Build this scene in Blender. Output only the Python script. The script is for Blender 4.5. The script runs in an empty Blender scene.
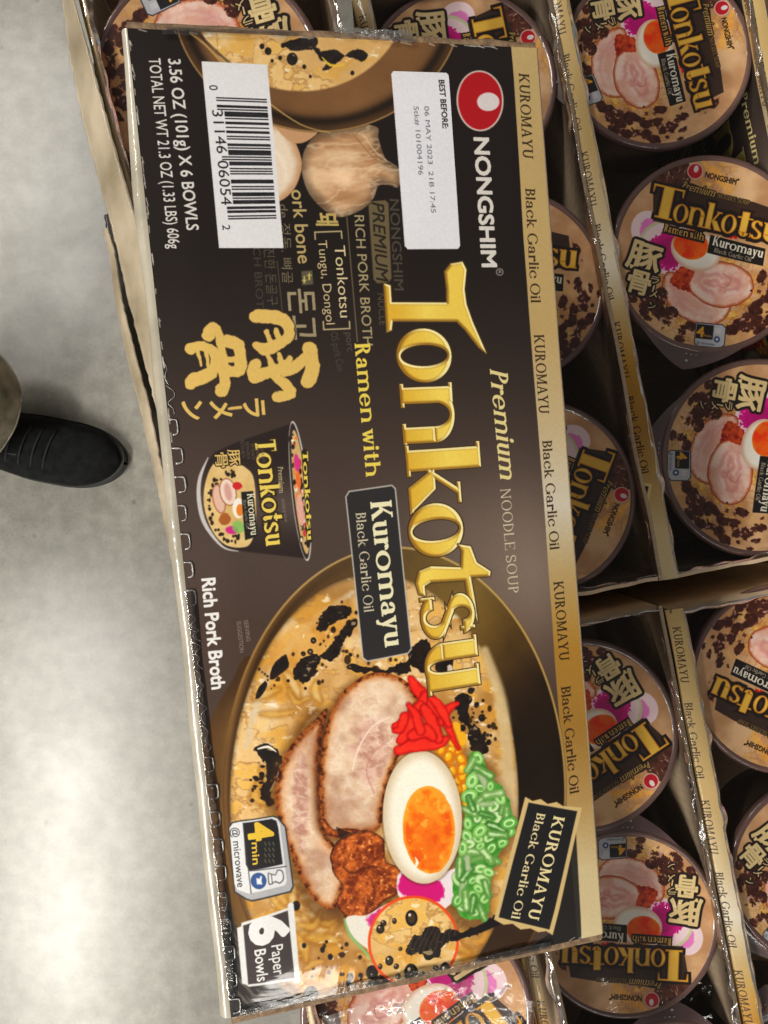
import bpy, bmesh, math, random
import numpy as np
from mathutils import Vector, Matrix
random.seed(7)
scn = bpy.context.scene
COL = scn.collection
PI = math.pi

# ------------------------------------------------------------------ procedural print painter
def homog(src, dst):
    A = []
    for (x, y), (u, v) in zip(src, dst):
        A.append([x, y, 1, 0, 0, 0, -u*x, -u*y, -u]); A.append([0, 0, 0, x, y, 1, -v*x, -v*y, -v])
    return np.linalg.svd(np.array(A, float))[2][-1].reshape(3, 3)

def lattice(shape, fx, fy, seed):
    rs = np.random.RandomState(seed)
    g = rs.rand(64, 64).astype(np.float32)
    xi = np.floor(fx).astype(np.int32); yi = np.floor(fy).astype(np.int32)
    tx = fx-xi; ty = fy-yi
    tx = tx*tx*(3-2*tx); ty = ty*ty*(3-2*ty)
    a = g[yi & 63, xi & 63]; b = g[yi & 63, (xi+1) & 63]; c = g[(yi+1) & 63, xi & 63]; d = g[(yi+1) & 63, (xi+1) & 63]
    return (a*(1-tx)+b*tx)*(1-ty)+(c*(1-tx)+d*tx)*ty

def fbm(x, y, s, octv=4, seed=1, sy=None):
    v = 0; a = .5; t = 0; sy = sy or s
    for k in range(octv):
        v = v+a*lattice(None, x/s*2**k+13.7*k, y/sy*2**k+7.1*k, seed+k); t += a; a *= .55
    return v/t

def sm(e0, e1, x):
    t = np.clip((x-e0)/(e1-e0), 0, 1)
    return t*t*(3-2*t)

def srgb(c): return np.array(c, np.float32)/255.

class Art:
    """a sheet of print: W x H units, y up, painted on a grid of W*s x H*s dots"""
    def __init__(s, W, H, res, x0=0, y0=0, bg=(0, 0, 0)):
        s.W, s.H, s.res, s.x0, s.y0 = W, H, res, x0, y0
        s.nx, s.ny = int(round(W*res)), int(round(H*res))
        s.im = np.zeros((s.ny, s.nx, 3), np.float32)+srgb(bg)
        X, Y = np.meshgrid((np.arange(s.nx)+.5)/res+x0, (np.arange(s.ny)+.5)/res+y0)
        s.X, s.Y = X.astype(np.float32), Y.astype(np.float32)
        s.P = s.Q = None                      # second frame (reading frame of organic shapes)
        s.fwd = lambda x, y: (x, y)
    def second(s, Hinv, Hfwd):
        w = Hinv[2, 0]*s.X+Hinv[2, 1]*s.Y+Hinv[2, 2]
        s.P = ((Hinv[0, 0]*s.X+Hinv[0, 1]*s.Y+Hinv[0, 2])/w).astype(np.float32)
        s.Q = ((Hinv[1, 0]*s.X+Hinv[1, 1]*s.Y+Hinv[1, 2])/w).astype(np.float32)
        def f(x, y):
            v = Hfwd @ np.array([x, y, 1.]); return v[0]/v[2], v[1]/v[2]
        s.fwd = f
    def win(s, pts, pad):
        """slice covering points given in the sheet's own units"""
        xs = [p[0] for p in pts]; ys = [p[1] for p in pts]
        i0 = max(0, int((min(xs)-pad-s.x0)*s.res)); i1 = min(s.nx, int((max(xs)+pad-s.x0)*s.res)+2)
        j0 = max(0, int((min(ys)-pad-s.y0)*s.res)); j1 = min(s.ny, int((max(ys)+pad-s.y0)*s.res)+2)
        return (slice(j0, max(j0, j1)), slice(i0, max(i0, i1)))
    def put(s, sl, mask, col):
        if mask.size == 0: return
        m = np.clip(mask, 0, 1)[..., None]
        c = col if isinstance(col, np.ndarray) and col.ndim == 3 else srgb(col)
        s.im[sl] = s.im[sl]*(1-m)+c*m
    def shape(s, kind, args, col, alpha=1., edge=.8, second=True, pad=2., wob=0, wobs=8, seed=3, grow=0):
        """fill a shape; col is a colour or a function (x, y, d, slice) -> colour array"""
        F = s.fwd if second and s.P is not None else (lambda x, y: (x, y))
        if kind == 'ell':
            cx, cy, rx, ry, th = args
            r = max(rx, ry)+pad+wob
            pts = [F(cx-r, cy-r), F(cx+r, cy-r), F(cx+r, cy+r), F(cx-r, cy+r)]
        else:
            r = pad+wob
            pts = [F(x+a, y+b) for x, y in (args if kind == 'poly' else [q[:2] for q in args]) for a in (-r, r) for b in (-r, r)]
        sl = s.win(pts, .5)
        x = (s.P if second and s.P is not None else s.X)[sl]; y = (s.Q if second and s.P is not None else s.Y)[sl]
        if x.size == 0: return
        if wob:
            xx = x+(fbm(x, y, wobs, 3, seed)-.5)*2*wob; yy = y+(fbm(x, y, wobs, 3, seed+50)-.5)*2*wob
        else: xx, yy = x, y
        if kind == 'ell': d = sd_ell(xx, yy, *args)
        elif kind == 'poly': d = sd_poly(xx, yy, args)
        else: d = sd_line(xx, yy, args)
        d = d-grow
        m = sm(edge, -edge, d)*alpha
        s.put(sl, m, col(x, y, d, sl) if callable(col) else col)
    def ell(s, cx, cy, rx, ry, col, th=0, **k): s.shape('ell', (cx, cy, rx, ry, th), col, **k)
    def poly(s, pts, col, smooth=0, **k):
        if smooth: pts = catmull(pts, smooth)
        s.shape('poly', pts, col, **k)
    def line(s, pts, col, w=1., smooth=0, **k):
        pts = [(p[0], p[1], p[2] if len(p) > 2 else w) for p in pts]
        if smooth: pts = catmull(pts, smooth, closed=False)
        k.setdefault('pad', 2+max(p[2] for p in pts))
        s.shape('line', pts, col, **k)
    def tint(s, fn):
        s.im = fn(s.im)
    # -------- writing
    def mask_text(s, tris, sl, ss=3, fat=0.):
        h = (sl[0].stop-sl[0].start)*ss; w = (sl[1].stop-sl[1].start)*ss
        if h <= 0 or w <= 0: return np.zeros((max(0, h//ss), max(0, w//ss)), np.float32)
        m = np.zeros((h, w), bool)
        T = (tris-np.array([s.x0, s.y0]))*s.res*ss-np.array([sl[1].start, sl[0].start])*ss
        for t in T:
            i0 = max(0, int(t[:, 0].min())); i1 = min(w, int(t[:, 0].max())+2)
            j0 = max(0, int(t[:, 1].min())); j1 = min(h, int(t[:, 1].max())+2)
            if i1 <= i0 or j1 <= j0: continue
            gx = np.arange(i0, i1)[None]+.5; gy = np.arange(j0, j1)[:, None]+.5
            a, b, c = t
            e0 = (b[0]-a[0])*(gy-a[1])-(b[1]-a[1])*(gx-a[0])
            e1 = (c[0]-b[0])*(gy-b[1])-(c[1]-b[1])*(gx-b[0])
            e2 = (a[0]-c[0])*(gy-c[1])-(a[1]-c[1])*(gx-c[0])
            m[j0:j1, i0:i1] |= ((e0 >= 0) & (e1 >= 0) & (e2 >= 0)) | ((e0 <= 0) & (e1 <= 0) & (e2 <= 0))
        r = fat*s.res*ss
        if r >= .5:
            k = int(r+1); q = np.pad(m, k); mm = m.copy()
            for i in range(-k, k+1):
                for j in range(-k, k+1):
                    if i*i+j*j <= r*r: mm |= q[k+i:k+i+h, k+j:k+j+w]
            m = mm
        return m.reshape(h//ss, ss, w//ss, ss).mean((1, 3)).astype(np.float32)
    def text(s, body, p0, p1, h, col, bold=0., second=True, outline=None, ow=1., shear=0, alpha=1., rnd=0, depth=0, capfit=True):
        """sans or CJK writing whose ink runs from p0 to p1 along its base, capital height h (sheet units)"""
        F = s.fwd if second and s.P is not None else (lambda x, y: (x, y))
        a = np.array(F(*p0)); b = np.array(F(*p1))
        tr, box = glyph_tris(body, 0.)
        ex = (b-a); L = np.linalg.norm(ex); ex = ex/L; ey = np.array([-ex[1], ex[0]])
        fx = L/(box[2]-box[0]); fy = h/(.727 if capfit else (box[3]-box[1]))
        base = 0 if capfit else box[1]
        u = (tr[..., 0]-box[0])*fx; v = (tr[..., 1]-base)*fy
        u = u+v*shear
        pt = a+u[..., None]*ex+v[..., None]*ey
        flat = pt.reshape(-1, 2)
        sl = s.win([flat.min(0), flat.max(0)], ow*2+1)
        m = s.mask_text(pt, sl, 3, bold*(h/.727 if capfit else h))
        if rnd: m = sm(.35, .6, blur(m, rnd*s.res))
        if outline is not None:
            s.put(sl, sm(.12, .5, blur(dilate(m, max(1, int(ow*s.res))), .35*ow*s.res+.5)), outline)
        s.put(sl, m*alpha, col)
    def serif(s, body, p0, p1, h, col, S=.17, t=.06, xh=.68, sv=.05, second=True, outline=None, ow=.6, shear=0, alpha=1., bevel=None, soft=.35, sp=.06):
        """serif writing from the built-in glyph table"""
        F = s.fwd if second and s.P is not None else (lambda x, y: (x, y))
        a = np.array(F(*p0)); b = np.array(F(*p1))
        ex = (b-a); L = np.linalg.norm(ex); ex = ex/L; ey = np.array([-ex[1], ex[0]])
        lay = []; cur = 0
        for ch in body:
            if ch == ' ': cur += .32; continue
            g, w = GL[ch](S, t, xh, sv); lay.append((g, cur, w)); cur += w+sp
        cur -= sp
        fx = L/cur
        for g, off, w in lay:
            cs = [a+ex*(off+q)*fx+ey*r*h for q in (-.15, w+.3) for r in (-.35, 1.15)]
            sl = s.win(cs, ow*2+1)
            X = s.X[sl]-a[0]; Y = s.Y[sl]-a[1]
            if X.size == 0: continue
            v = (X*ey[0]+Y*ey[1])/h
            u = (X*ex[0]+Y*ex[1])/fx-shear*v*h/fx-off
            d = sd_groups(u, v, g)*min(fx, h)
            e = soft/s.res*1.4
            if outline is not None: s.put(sl, sm(ow+e, ow-e, d), outline)
            if bevel: s.put(sl, sm(e, -e, d)*alpha, bevel(d, v, u))
            else: s.put(sl, sm(e, -e, d)*alpha, col)
    def image(s, name):
        im = bpy.data.images.new(name, s.nx, s.ny)
        buf = np.ones((s.ny, s.nx, 4), np.float32); buf[..., :3] = np.clip(s.im, 0, 1)
        im.pixels.foreach_set(buf.ravel()); im.update(); im.pack()
        return im

def catmull(p, n, closed=True):
    p = [np.array(q, float) for q in p]; N = len(p); out = []
    rng = range(N) if closed else range(N-1)
    for i in rng:
        g = (lambda k: p[k % N]) if closed else (lambda k: p[min(max(k, 0), N-1)])
        a, b, c, d = g(i-1), g(i), g(i+1), g(i+2)
        for k in range(n):
            t = k/n
            out.append(tuple(.5*((2*b)+(-a+c)*t+(2*a-5*b+4*c-d)*t*t+(-a+3*b-3*c+d)*t**3)))
    if not closed: out.append(tuple(p[-1]))
    return out

def sd_ell(x, y, cx, cy, rx, ry, th=0):
    c, s_ = math.cos(th), math.sin(th)
    a = ((x-cx)*c+(y-cy)*s_); b = (-(x-cx)*s_+(y-cy)*c)
    k0 = np.sqrt((a/rx)**2+(b/ry)**2)+1e-6; k1 = np.sqrt((a/rx**2)**2+(b/ry**2)**2)+1e-6
    return k0*(k0-1)/k1

def sd_poly(x, y, pts):
    d = np.full(x.shape, 1e9, np.float32); ins = np.zeros(x.shape, bool)
    n = len(pts)
    for i in range(n):
        ax, ay = pts[i]; bx, by = pts[(i+1) % n]
        ex, ey = bx-ax, by-ay; L = ex*ex+ey*ey+1e-9
        wx = x-ax; wy = y-ay
        t = np.clip((wx*ex+wy*ey)/L, 0, 1)
        d = np.minimum(d, (wx-ex*t)**2+(wy-ey*t)**2)
        if ay != by:
            ins ^= ((ay > y) != (by > y)) & (x < ex*(y-ay)/(by-ay)+ax)
    d = np.sqrt(d)
    return np.where(ins, -d, d)

def sd_line(x, y, pts):
    d = np.full(x.shape, 1e9, np.float32)
    for (ax, ay, aw), (bx, by, bw) in zip(pts[:-1], pts[1:]):
        ex, ey = bx-ax, by-ay; L = ex*ex+ey*ey+1e-9
        t = np.clip(((x-ax)*ex+(y-ay)*ey)/L, 0, 1)
        d = np.minimum(d, np.sqrt((x-ax-ex*t)**2+(y-ay-ey*t)**2)-(aw+(bw-aw)*t)/2)
    return d

def blur(m, sig):
    r = max(1, int(sig*2)); k = np.exp(-.5*(np.arange(-r, r+1)/max(sig, .3))**2); k /= k.sum()
    for ax in (0, 1):
        out = np.zeros_like(m)
        pad = [(0, 0), (0, 0)]; pad[ax] = (r, r); q = np.pad(m, pad)
        for i, w in enumerate(k):
            out += w*(q[i:i+m.shape[0]] if ax == 0 else q[:, i:i+m.shape[1]])
        m = out
    return m
def dilate(m, r):
    out = m.copy()
    q = np.pad(m, r)
    for i in range(-r, r+1):
        for j in range(-r, r+1):
            if i*i+j*j <= r*r+.5: out = np.maximum(out, q[r+i:r+i+m.shape[0], r+j:r+j+m.shape[1]])
    return out

_gc = {}
def glyph_tris(body, bold):
    key = (body, bold)
    if key in _gc: return _gc[key]
    c = bpy.data.curves.new('writing', 'FONT'); c.body = body; c.offset = bold; c.resolution_u = 3
    o = bpy.data.objects.new('writing', c); COL.objects.link(o)
    dg = bpy.context.evaluated_depsgraph_get(); ev = o.evaluated_get(dg); me = ev.to_mesh()
    me.calc_loop_triangles()
    co = np.zeros(len(me.vertices)*3); me.vertices.foreach_get('co', co); co = co.reshape(-1, 3)[:, :2]
    ix = np.zeros(len(me.loop_triangles)*3, np.int32); me.loop_triangles.foreach_get('vertices', ix)
    tr = co[ix].reshape(-1, 3, 2); box = (co[:, 0].min(), co[:, 1].min(), co[:, 0].max(), co[:, 1].max())
    ev.to_mesh_clear(); bpy.data.objects.remove(o); bpy.data.curves.remove(c)
    _gc[key] = (tr, box); return _gc[key]

# ------------------------------------------------------------------ serif glyph table (units: capital height = 1)
def B(x0, y0, x1, y1): return ('b', min(x0, x1), min(y0, y1), max(x0, x1), max(y0, y1))
def El(cx, cy, rx, ry): return ('e', cx, cy, rx, ry)
def Q(x0, y0, w0, x1, y1, w1): return ('q', x0, y0, w0, x1, y1, w1)
def prim(x, y, p):
    if p[0] == 'b':
        _, a, b, c, d = p
        return np.maximum(np.maximum(a-x, x-c), np.maximum(b-y, y-d))
    if p[0] == 'e': return sd_ell(x, y, *p[1:])
    _, x0, y0, w0, x1, y1, w1 = p
    if y0 > y1: x0, y0, w0, x1, y1, w1 = x1, y1, w1, x0, y0, w0
    t = (y-y0)/(y1-y0); c = x0+(x1-x0)*t; w = (w0+(w1-w0)*t)/2
    k = 1/math.sqrt(1+((x1-x0)/(y1-y0))**2)
    return np.maximum((np.abs(x-c)-w)*k, np.maximum(y0-y, y-y1))
def sd_groups(x, y, groups):
    D = None
    for g in groups:
        d = prim(x, y, g[0])
        for op, p in g[1:]:
            q = prim(x, y, p)
            d = np.maximum(d, -q) if op == '-' else np.maximum(d, q)
        D = d if D is None else np.minimum(D, d)
    return D
def stem(x, y0, y1, S, t, sv, foot=3, head=0):
    g = [[B(x, y0, x+S, y1)]]
    if foot: g.append([B(x-(sv if foot & 1 else 0), y0, x+S+(sv if foot & 2 else 0), y0+t)])
    if head: g.append([B(x-(sv if head & 1 else 0), y1-t, x+S+(sv if head & 2 else 0), y1)])
    return g
def ring(cx, cy, rx, ry, S, t): return [El(cx, cy, rx, ry), ('-', El(cx, cy, max(rx-S, .01), max(ry-t, .01)))]
def g_o(S, t, xh, sv):
    w = .30+S*.8; return [ring(w, xh/2, w, xh/2+.015, S, t)], 2*w
def arch(x, xh, S, t, sv, foot=3, wd=None):
    wd = wd or (.16+S*.9)                     # counter + stem
    cx = x+S+wd-S*.5-.06; rx = wd-S*.5+.06+S*.5
    r = ring(cx-.02, xh*.62, rx, xh*.40, S, t*1.3)
    return [[r[0], r[1], ('&', B(x+S*.5, xh*.6, 9, 9))]]+stem(cx-.02+rx-S, 0, xh*.63, S, t, sv, foot), cx-.02+rx
def g_n(S, t, xh, sv):
    g, e = arch(sv, xh, S, t, sv); return stem(sv, 0, xh, S, t, sv, 3, 1)+g, e+sv
def g_m(S, t, xh, sv):
    g, e = arch(sv, xh, S, t, sv, wd=.13+S*.85); g2, e2 = arch(e-S, xh, S, t, sv, wd=.13+S*.85)
    return stem(sv, 0, xh, S, t, sv, 3, 1)+g+g2, e2+sv
def g_h(S, t, xh, sv):
    g, e = arch(sv, xh, S, t, sv); return stem(sv, 0, 1, S, t, sv, 3, 1)+g, e+sv
def g_u(S, t, xh, sv):
    x = sv; wd = .2+S*.9; cx = x+wd/2+S*.5; rx = wd/2+S*.5
    r = ring(cx, xh*.36, rx, xh*.38, S, t*1.3)
    return stem(x, xh*.33, xh, S, t, sv, 0, 1)+[[r[0], r[1], ('&', B(-1, -1, 9, xh*.36))]]+stem(cx+rx-S, 0, xh, S, t, sv, 2, 1), cx+rx+sv
def g_r(S, t, xh, sv):
    return stem(sv, 0, xh, S, t, sv, 3, 1)+[[El(sv+S+.17, xh*.84, .10, .10)], [ring(sv+S+.15, xh*.7, .2, xh*.3, .1, t)[0], ring(sv+S+.15, xh*.7, .2, xh*.3, .1, t)[1], ('&', B(0, xh*.7, 9, 9))]], sv+S+.29
def g_t(S, t, xh, sv):
    x = .13; return [[B(x, xh*.2, x+S, .92)], [B(0, xh-t, x+S+.15, xh)], [Q(x-.02, xh-t, .05, x+S*.7, .93, S*.6)],
        [ring(x+.17, xh*.22, .17, xh*.23, S, t)[0], ring(x+.17, xh*.22, .17, xh*.23, S, t)[1], ('&', B(-1, -1, 9, xh*.22))]], x+.36
def g_k(S, t, xh, sv):
    x = sv; return stem(x, 0, 1, S, t, sv, 3, 1)+[[Q(x+S, xh*.38, t*1.6, x+S+.30, xh, t*1.6)], [Q(x+S+.10, xh*.52, S*1.0, x+S+.36, 0, S*1.25)],
        [B(x+S+.16, xh-t, x+S+.42, xh)], [B(x+S+.2, 0, x+S+.5, t)]], x+S+.5
def g_s(S, t, xh, sv):
    w = .24+S*.5; h = xh/4; k = t*1.3
    g = [ring(w*.98, xh-h, w*.9, h+.01, S*.85, k)]; g[0].append(('-', B(w*1.0, xh*.53, 9, xh-h*.9)))
    b = ring(w*1.02, h, w*.95, h+.01, S*.85, k); b.append(('-', B(-9, h*.9, w*1.0, xh*.47)))
    return g+[b, [Q(w*.45, xh*.62, S*1.1, w*1.6, xh*.38, S*1.1)], [B(w*1.55, xh*.72, w*1.7, xh)], [B(w*.1, 0, w*.25, xh*.28)]], 2*w
def g_e(S, t, xh, sv):
    w = .26+S*.6; r = ring(w, xh/2, w, xh/2+.01, S, t); r.append(('-', B(w*1.0, xh*.30, 9, xh*.47)))
    return [r, [B(w*.3, xh*.47, w*1.8, xh*.47+t)]], 2*w
def g_c(S, t, xh, sv):
    w = .25+S*.6; r = ring(w, xh/2, w, xh/2+.01, S, t); r.append(('-', B(w*1.15, xh*.28, 9, xh*.72)))
    return [r, [El(w*1.55, xh*.76, .09, .1)]], 1.85*w
def g_a(S, t, xh, sv):
    w = .2+S*.5; x1 = w*2-S*.2
    r = ring(w, xh*.27, w, xh*.28, S*.9, t); tp = ring(w*1.0, xh*.72, x1-w, xh*.29, S, t*1.2)
    return [r, [tp[0], tp[1], ('&', B(-1, xh*.72, 9, 9))], [B(x1-S, t, x1, xh*.73)], [B(x1-S, 0, x1+sv+.05, t)], [El(w*.45, xh*.74, .09, .09)]], x1+sv+.05
def g_i(S, t, xh, sv): return stem(sv, 0, xh, S, t, sv, 3, 1)+[[El(sv+S/2, xh+.2, S*.55, S*.6)]], S+2*sv
def g_l(S, t, xh, sv): return stem(sv, 0, 1, S, t, sv, 3, 1), S+2*sv
def g_w(S, t, xh, sv):
    return [[Q(.1, xh, S, .1+.19, 0, S*.75)], [Q(.29, 0, S*.5, .29+.19, xh, t*1.4)], [Q(.42, xh, S, .42+.19, 0, S*.75)], [Q(.61, 0, S*.5, .80, xh, t*1.4)],
            [B(-.04, xh-t, .26, xh)], [B(.34, xh-t, .56, xh)], [B(.70, xh-t, .9, xh)]], .88
def g_y(S, t, xh, sv):
    return [[Q(.11, xh, S, .33, 0, S*.8)], [Q(.52, xh, t*1.5, .22, -.28, t*1.7)], [B(-.03, xh-t, .28, xh)], [B(.42, xh-t, .66, xh)], [El(.17, -.22, .1, .08)]], .64
def g_g(S, t, xh, sv):
    w = .22+S*.5; lo = ring(w+.02, -.12, w+.02, .17, S*.6, t)
    return [ring(w, xh*.64, w*.92, xh*.36, S*.9, t), lo, [B(w*.3, .04, w*.55, xh*.3)], [B(w*1.5, xh-t*1.6, w*2.15, xh)]], w*2.1
def g_T(S, t, xh, sv): return stem(.38-S/2, 0, 1, S, t, sv+.03, 3, 0)+[[B(0, 1-t, .76, 1)], [Q(.03, 1, .07, .02, .74, .03)], [Q(.73, 1, .07, .74, .74, .03)]], .76
def g_I(S, t, xh, sv): return stem(sv, 0, 1, S, t, sv, 3, 3), S+2*sv
def bowlP(x, y0, y1, S, t, rx):
    r = ring(x, (y0+y1)/2, rx, (y1-y0)/2, S, t); r.append(('&', B(x, -1, 9, 9))); return r
def g_P(S, t, xh, sv): return stem(sv, 0, 1, S, t, sv, 3, 1)+[bowlP(sv+S*.8, .46, 1, S, t, .32+S*.4)], sv+S*.8+.32+S*.4
def g_R(S, t, xh, sv): return stem(sv, 0, 1, S, t, sv, 3, 1)+[bowlP(sv+S*.8, .48, 1, S, t, .30+S*.4), [Q(sv+S+.12, .5, S, sv+S+.36, 0, S*1.1)], [B(sv+S+.22, 0, sv+S+.5, t)]], sv+S+.5
def g_B(S, t, xh, sv): return stem(sv, 0, 1, S, t, sv, 1, 1)+[bowlP(sv+S*.8, .48, 1, S, t, .28+S*.4), bowlP(sv+S*.8, 0, .54, S, t, .33+S*.4)], sv+S*.8+.33+S*.4
def g_D(S, t, xh, sv): return stem(sv, 0, 1, S, t, sv, 1, 1)+[bowlP(sv+S*.6, 0, 1, S, t, .48+S*.4)], sv+S*.6+.48+S*.4
def g_O(S, t, xh, sv): w = .36+S*.5; return [ring(w, .5, w, .515, S, t)], 2*w
def g_G(S, t, xh, sv):
    w = .36+S*.5; r = ring(w, .5, w, .515, S, t); r.append(('-', B(w*1.15, .42, 9, .74)))
    return [r, [B(w*2-S, .04, w*2-.02, .42)], [B(w*2-S-.1, .42-t, w*2+.06, .42)]], 2*w+.04
def g_C(S, t, xh, sv):
    w = .36+S*.5; r = ring(w, .5, w, .515, S, t); r.append(('-', B(w*1.15, .28, 9, .74))); return [r], 1.9*w
def g_N(S, t, xh, sv): return [[B(.08, 0, .08+t*1.4, 1)], [B(.66, 0, .66+t*1.4, 1)], [Q(.08+S*.4, 1, S, .66+t-S*.2, 0, S)], [B(0, 1-t, .2, 1)], [B(0, 0, .22, t)], [B(.56, 1-t, .84, 1)]], .82
def g_L(S, t, xh, sv): return stem(sv, 0, 1, S, t, sv, 1, 3)+[[B(sv, 0, .6, t)], [Q(.58, 0, .06, .6, .26, .03)]], .62
def g_E(S, t, xh, sv): return stem(sv, 0, 1, S, t, sv, 1, 1)+[[B(sv, 0, .6, t)], [B(sv, 1-t, .57, 1)], [B(sv, .5-t/2, .45, .5+t/2)], [Q(.59, 0, .05, .61, .24, .03)], [Q(.56, 1, .05, .57, .78, .03)]], .62
def g_S(S, t, xh, sv): g, w = g_s(S*1.05, t, 1.0, sv); return g, w
def g_U(S, t, xh, sv):
    r = ring(.4, .34, .31, .355, S, t*1.4); r.append(('&', B(-1, -1, 9, .34)))
    return [[B(.09, .32, .09+S, 1)], [B(.71-t*1.7, .32, .71, 1)], r, [B(0, 1-t, .16+S, 1)], [B(.56, 1-t, .8, 1)]], .8
def g_K(S, t, xh, sv): x = sv; return stem(x, 0, 1, S, t, sv, 3, 3)+[[Q(x+S, .38, t*1.6, x+S+.4, 1, t*1.6)], [Q(x+S+.12, .55, S, x+S+.46, 0, S*1.1)], [B(x+S+.26, 1-t, x+S+.52, 1)], [B(x+S+.3, 0, x+S+.6, t)]], x+S+.58
def g_Y(S, t, xh, sv): return stem(.37-S/2, 0, .48, S, t, sv, 3, 0)+[[Q(.12, 1, S, .37, .44, S)], [Q(.64, 1, t*1.5, .4, .44, t*1.6)], [B(-.02, 1-t, .3, 1)], [B(.54, 1-t, .78, 1)]], .76
def g_M(S, t, xh, sv): return [[B(.09, 0, .09+t*1.4, 1)], [B(.72, 0, .72+S, 1)], [Q(.09+S*.4, 1, S, .42, .05, S*.7)], [Q(.42, .05, t, .76, 1, t*1.6)], [B(0, 1-t, .2, 1)], [B(.72, 1-t, .8+S, 1)], [B(0, 0, .24, t)], [B(.64, 0, .8+S, t)]], .8+S
def g_A(S, t, xh, sv): return [[Q(.12, 0, t*1.5, .39, 1, t*1.2)], [Q(.40, 1, S*.7, .66, 0, S*1.1)], [B(.2, .3, .56, .3+t)], [B(0, 0, .25, t)], [B(.5, 0, .82, t)]], .8
GL = {k[2:]: v for k, v in list(globals().items()) if k.startswith('g_') and len(k) == 3}
# ------------------------------------------------------------------ the carton's printed face (mm; x along the reading direction)
LB, WB = 460., 195.
QUAD = [(127, 28), (536, 48), (602, 934), (231, 1018)]        # its corners in the reading frame of the pack shot
SHEET = [(0, 0), (0, WB), (LB, WB), (LB, 0)]
HF = homog(QUAD, SHEET); HI = homog(SHEET, QUAD)

def mixc(a, b, t):
    t = np.asarray(t)[..., None]; return srgb(a)*(1-t)+srgb(b)*t
def pork(seed, cen, light=(226, 190, 162), pink=(206, 146, 128), brown=(160, 88, 38), rim=5., dirn=.3):
    def f(x, y, d, sl):
        n = fbm(x, y, 16, 5, seed, 9); n2 = fbm(x, y, 4, 4, seed+9); n3 = fbm(x+10*n, y+14*n, 9, 4, seed+2, 7)
        dd = -d+(n2-.5)*3.4+(n-.5)*3
        # layers from the rind inwards: seared rim, amber fat, pale fat, lean heart
        c = mixc((186, 122, 70), (222, 182, 146), sm(rim*.5, rim*1.5, dd))
        t = sm(rim*1.2, rim*2.6, dd+(n-.5)*6); c = c*(1-t[..., None])+mixc((214, 180, 148), (242, 222, 198), n3)*t[..., None]
        k = np.exp(-(((x-cen[0])/cen[2])**2+((y-cen[1])/cen[3])**2))
        k = sm(.25, .75, k+(n-.5)*.9)*sm(rim, rim*2.4, dd)*.9
        lean = mixc((184, 138, 120), (224, 186, 168), sm(.3, .7, n3))
        c = c*(1-k[..., None])+lean*k[..., None]
        v = sm(.045, .0, np.abs(fbm(x+7*n3, y, 17, 3, seed+20, 13)-.5))*.38*sm(rim, rim*2, dd)
        c = c*(1-v[..., None])+srgb((250, 236, 220))*v[..., None]
        sh = sm(.5, .8, fbm(x, y, 26, 3, seed+30))*.22; c = c*(1-sh[..., None]*np.array([.7, 1., 1.1], np.float32))
        b = 1-sm(rim*.15, rim*1.0, dd)
        c = c*(1-b[..., None])+mixc((66, 28, 12), brown, sm(.32, .62, n2))*b[..., None]
        return c
    return f
def meat(seed):
    def f(x, y, d, sl):
        n = fbm(x, y, 9, 4, seed); n2 = fbm(x, y, 3, 3, seed+4)
        c = mixc((112, 48, 18), (206, 112, 52), sm(.3, .68, n*.6+n2*.4))
        h = sm(.68, .8, n2)*.7
        c = c*(1-h[..., None])+srgb((240, 176, 110))*h[..., None]
        b = 1-sm(0, 3, -d); return c*(1-.45*b[..., None])
    return f
def oil(seed):
    def f(x, y, d, sl):
        n = fbm(x, y, 5, 3, seed)
        c = mixc((22, 18, 18), (52, 40, 34), n)
        h = sm(.66, .78, fbm(x, y, 11, 3, seed+31, 7))*sm(1, 2.5, -d)*.7
        return c*(1-h[..., None])+srgb((196, 172, 132))*h[..., None]
    return f
def soup(seed, a=(176, 128, 68), b=(226, 190, 134)):
    def f(x, y, d, sl):
        n = fbm(x, y, 60, 4, seed); n2 = fbm(x+18*n, y, 17, 5, seed+3, 12)
        c = mixc(a, b, sm(.28, .66, n))
        k = sm(.5, .64, n2)*.7; c = c*(1-k[..., None])+mixc((206, 146, 54), (236, 190, 96), n)*k[..., None]
        r = sm(.07, .0, np.abs(n2-.5))*.45*sm(.4, .6, n); c = c*(1-r[..., None])+srgb((138, 84, 30))*r[..., None]
        p = sm(.58, .72, fbm(x, y, 30, 4, seed+5))*.6; c = c*(1-p[..., None])+srgb((236, 214, 176))*p[..., None]
        w = sm(.66, .8, fbm(x, y, 13, 4, seed+8, 8))*.7; c = c*(1-w[..., None])+srgb((255, 246, 224))*w[..., None]
        return c
    return f

def upc(digits):
    Lc = ['0001101', '0011001', '0010011', '0111101', '0100011', '0110001', '0101111', '0111011', '0110111', '0001011']
    s = '101'+''.join(Lc[int(c)] for c in digits[:6])+'01010'
    return s+''.join(''.join('1' if q == '0' else '0' for q in Lc[int(c)]) for c in digits[6:])+'101'

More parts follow.
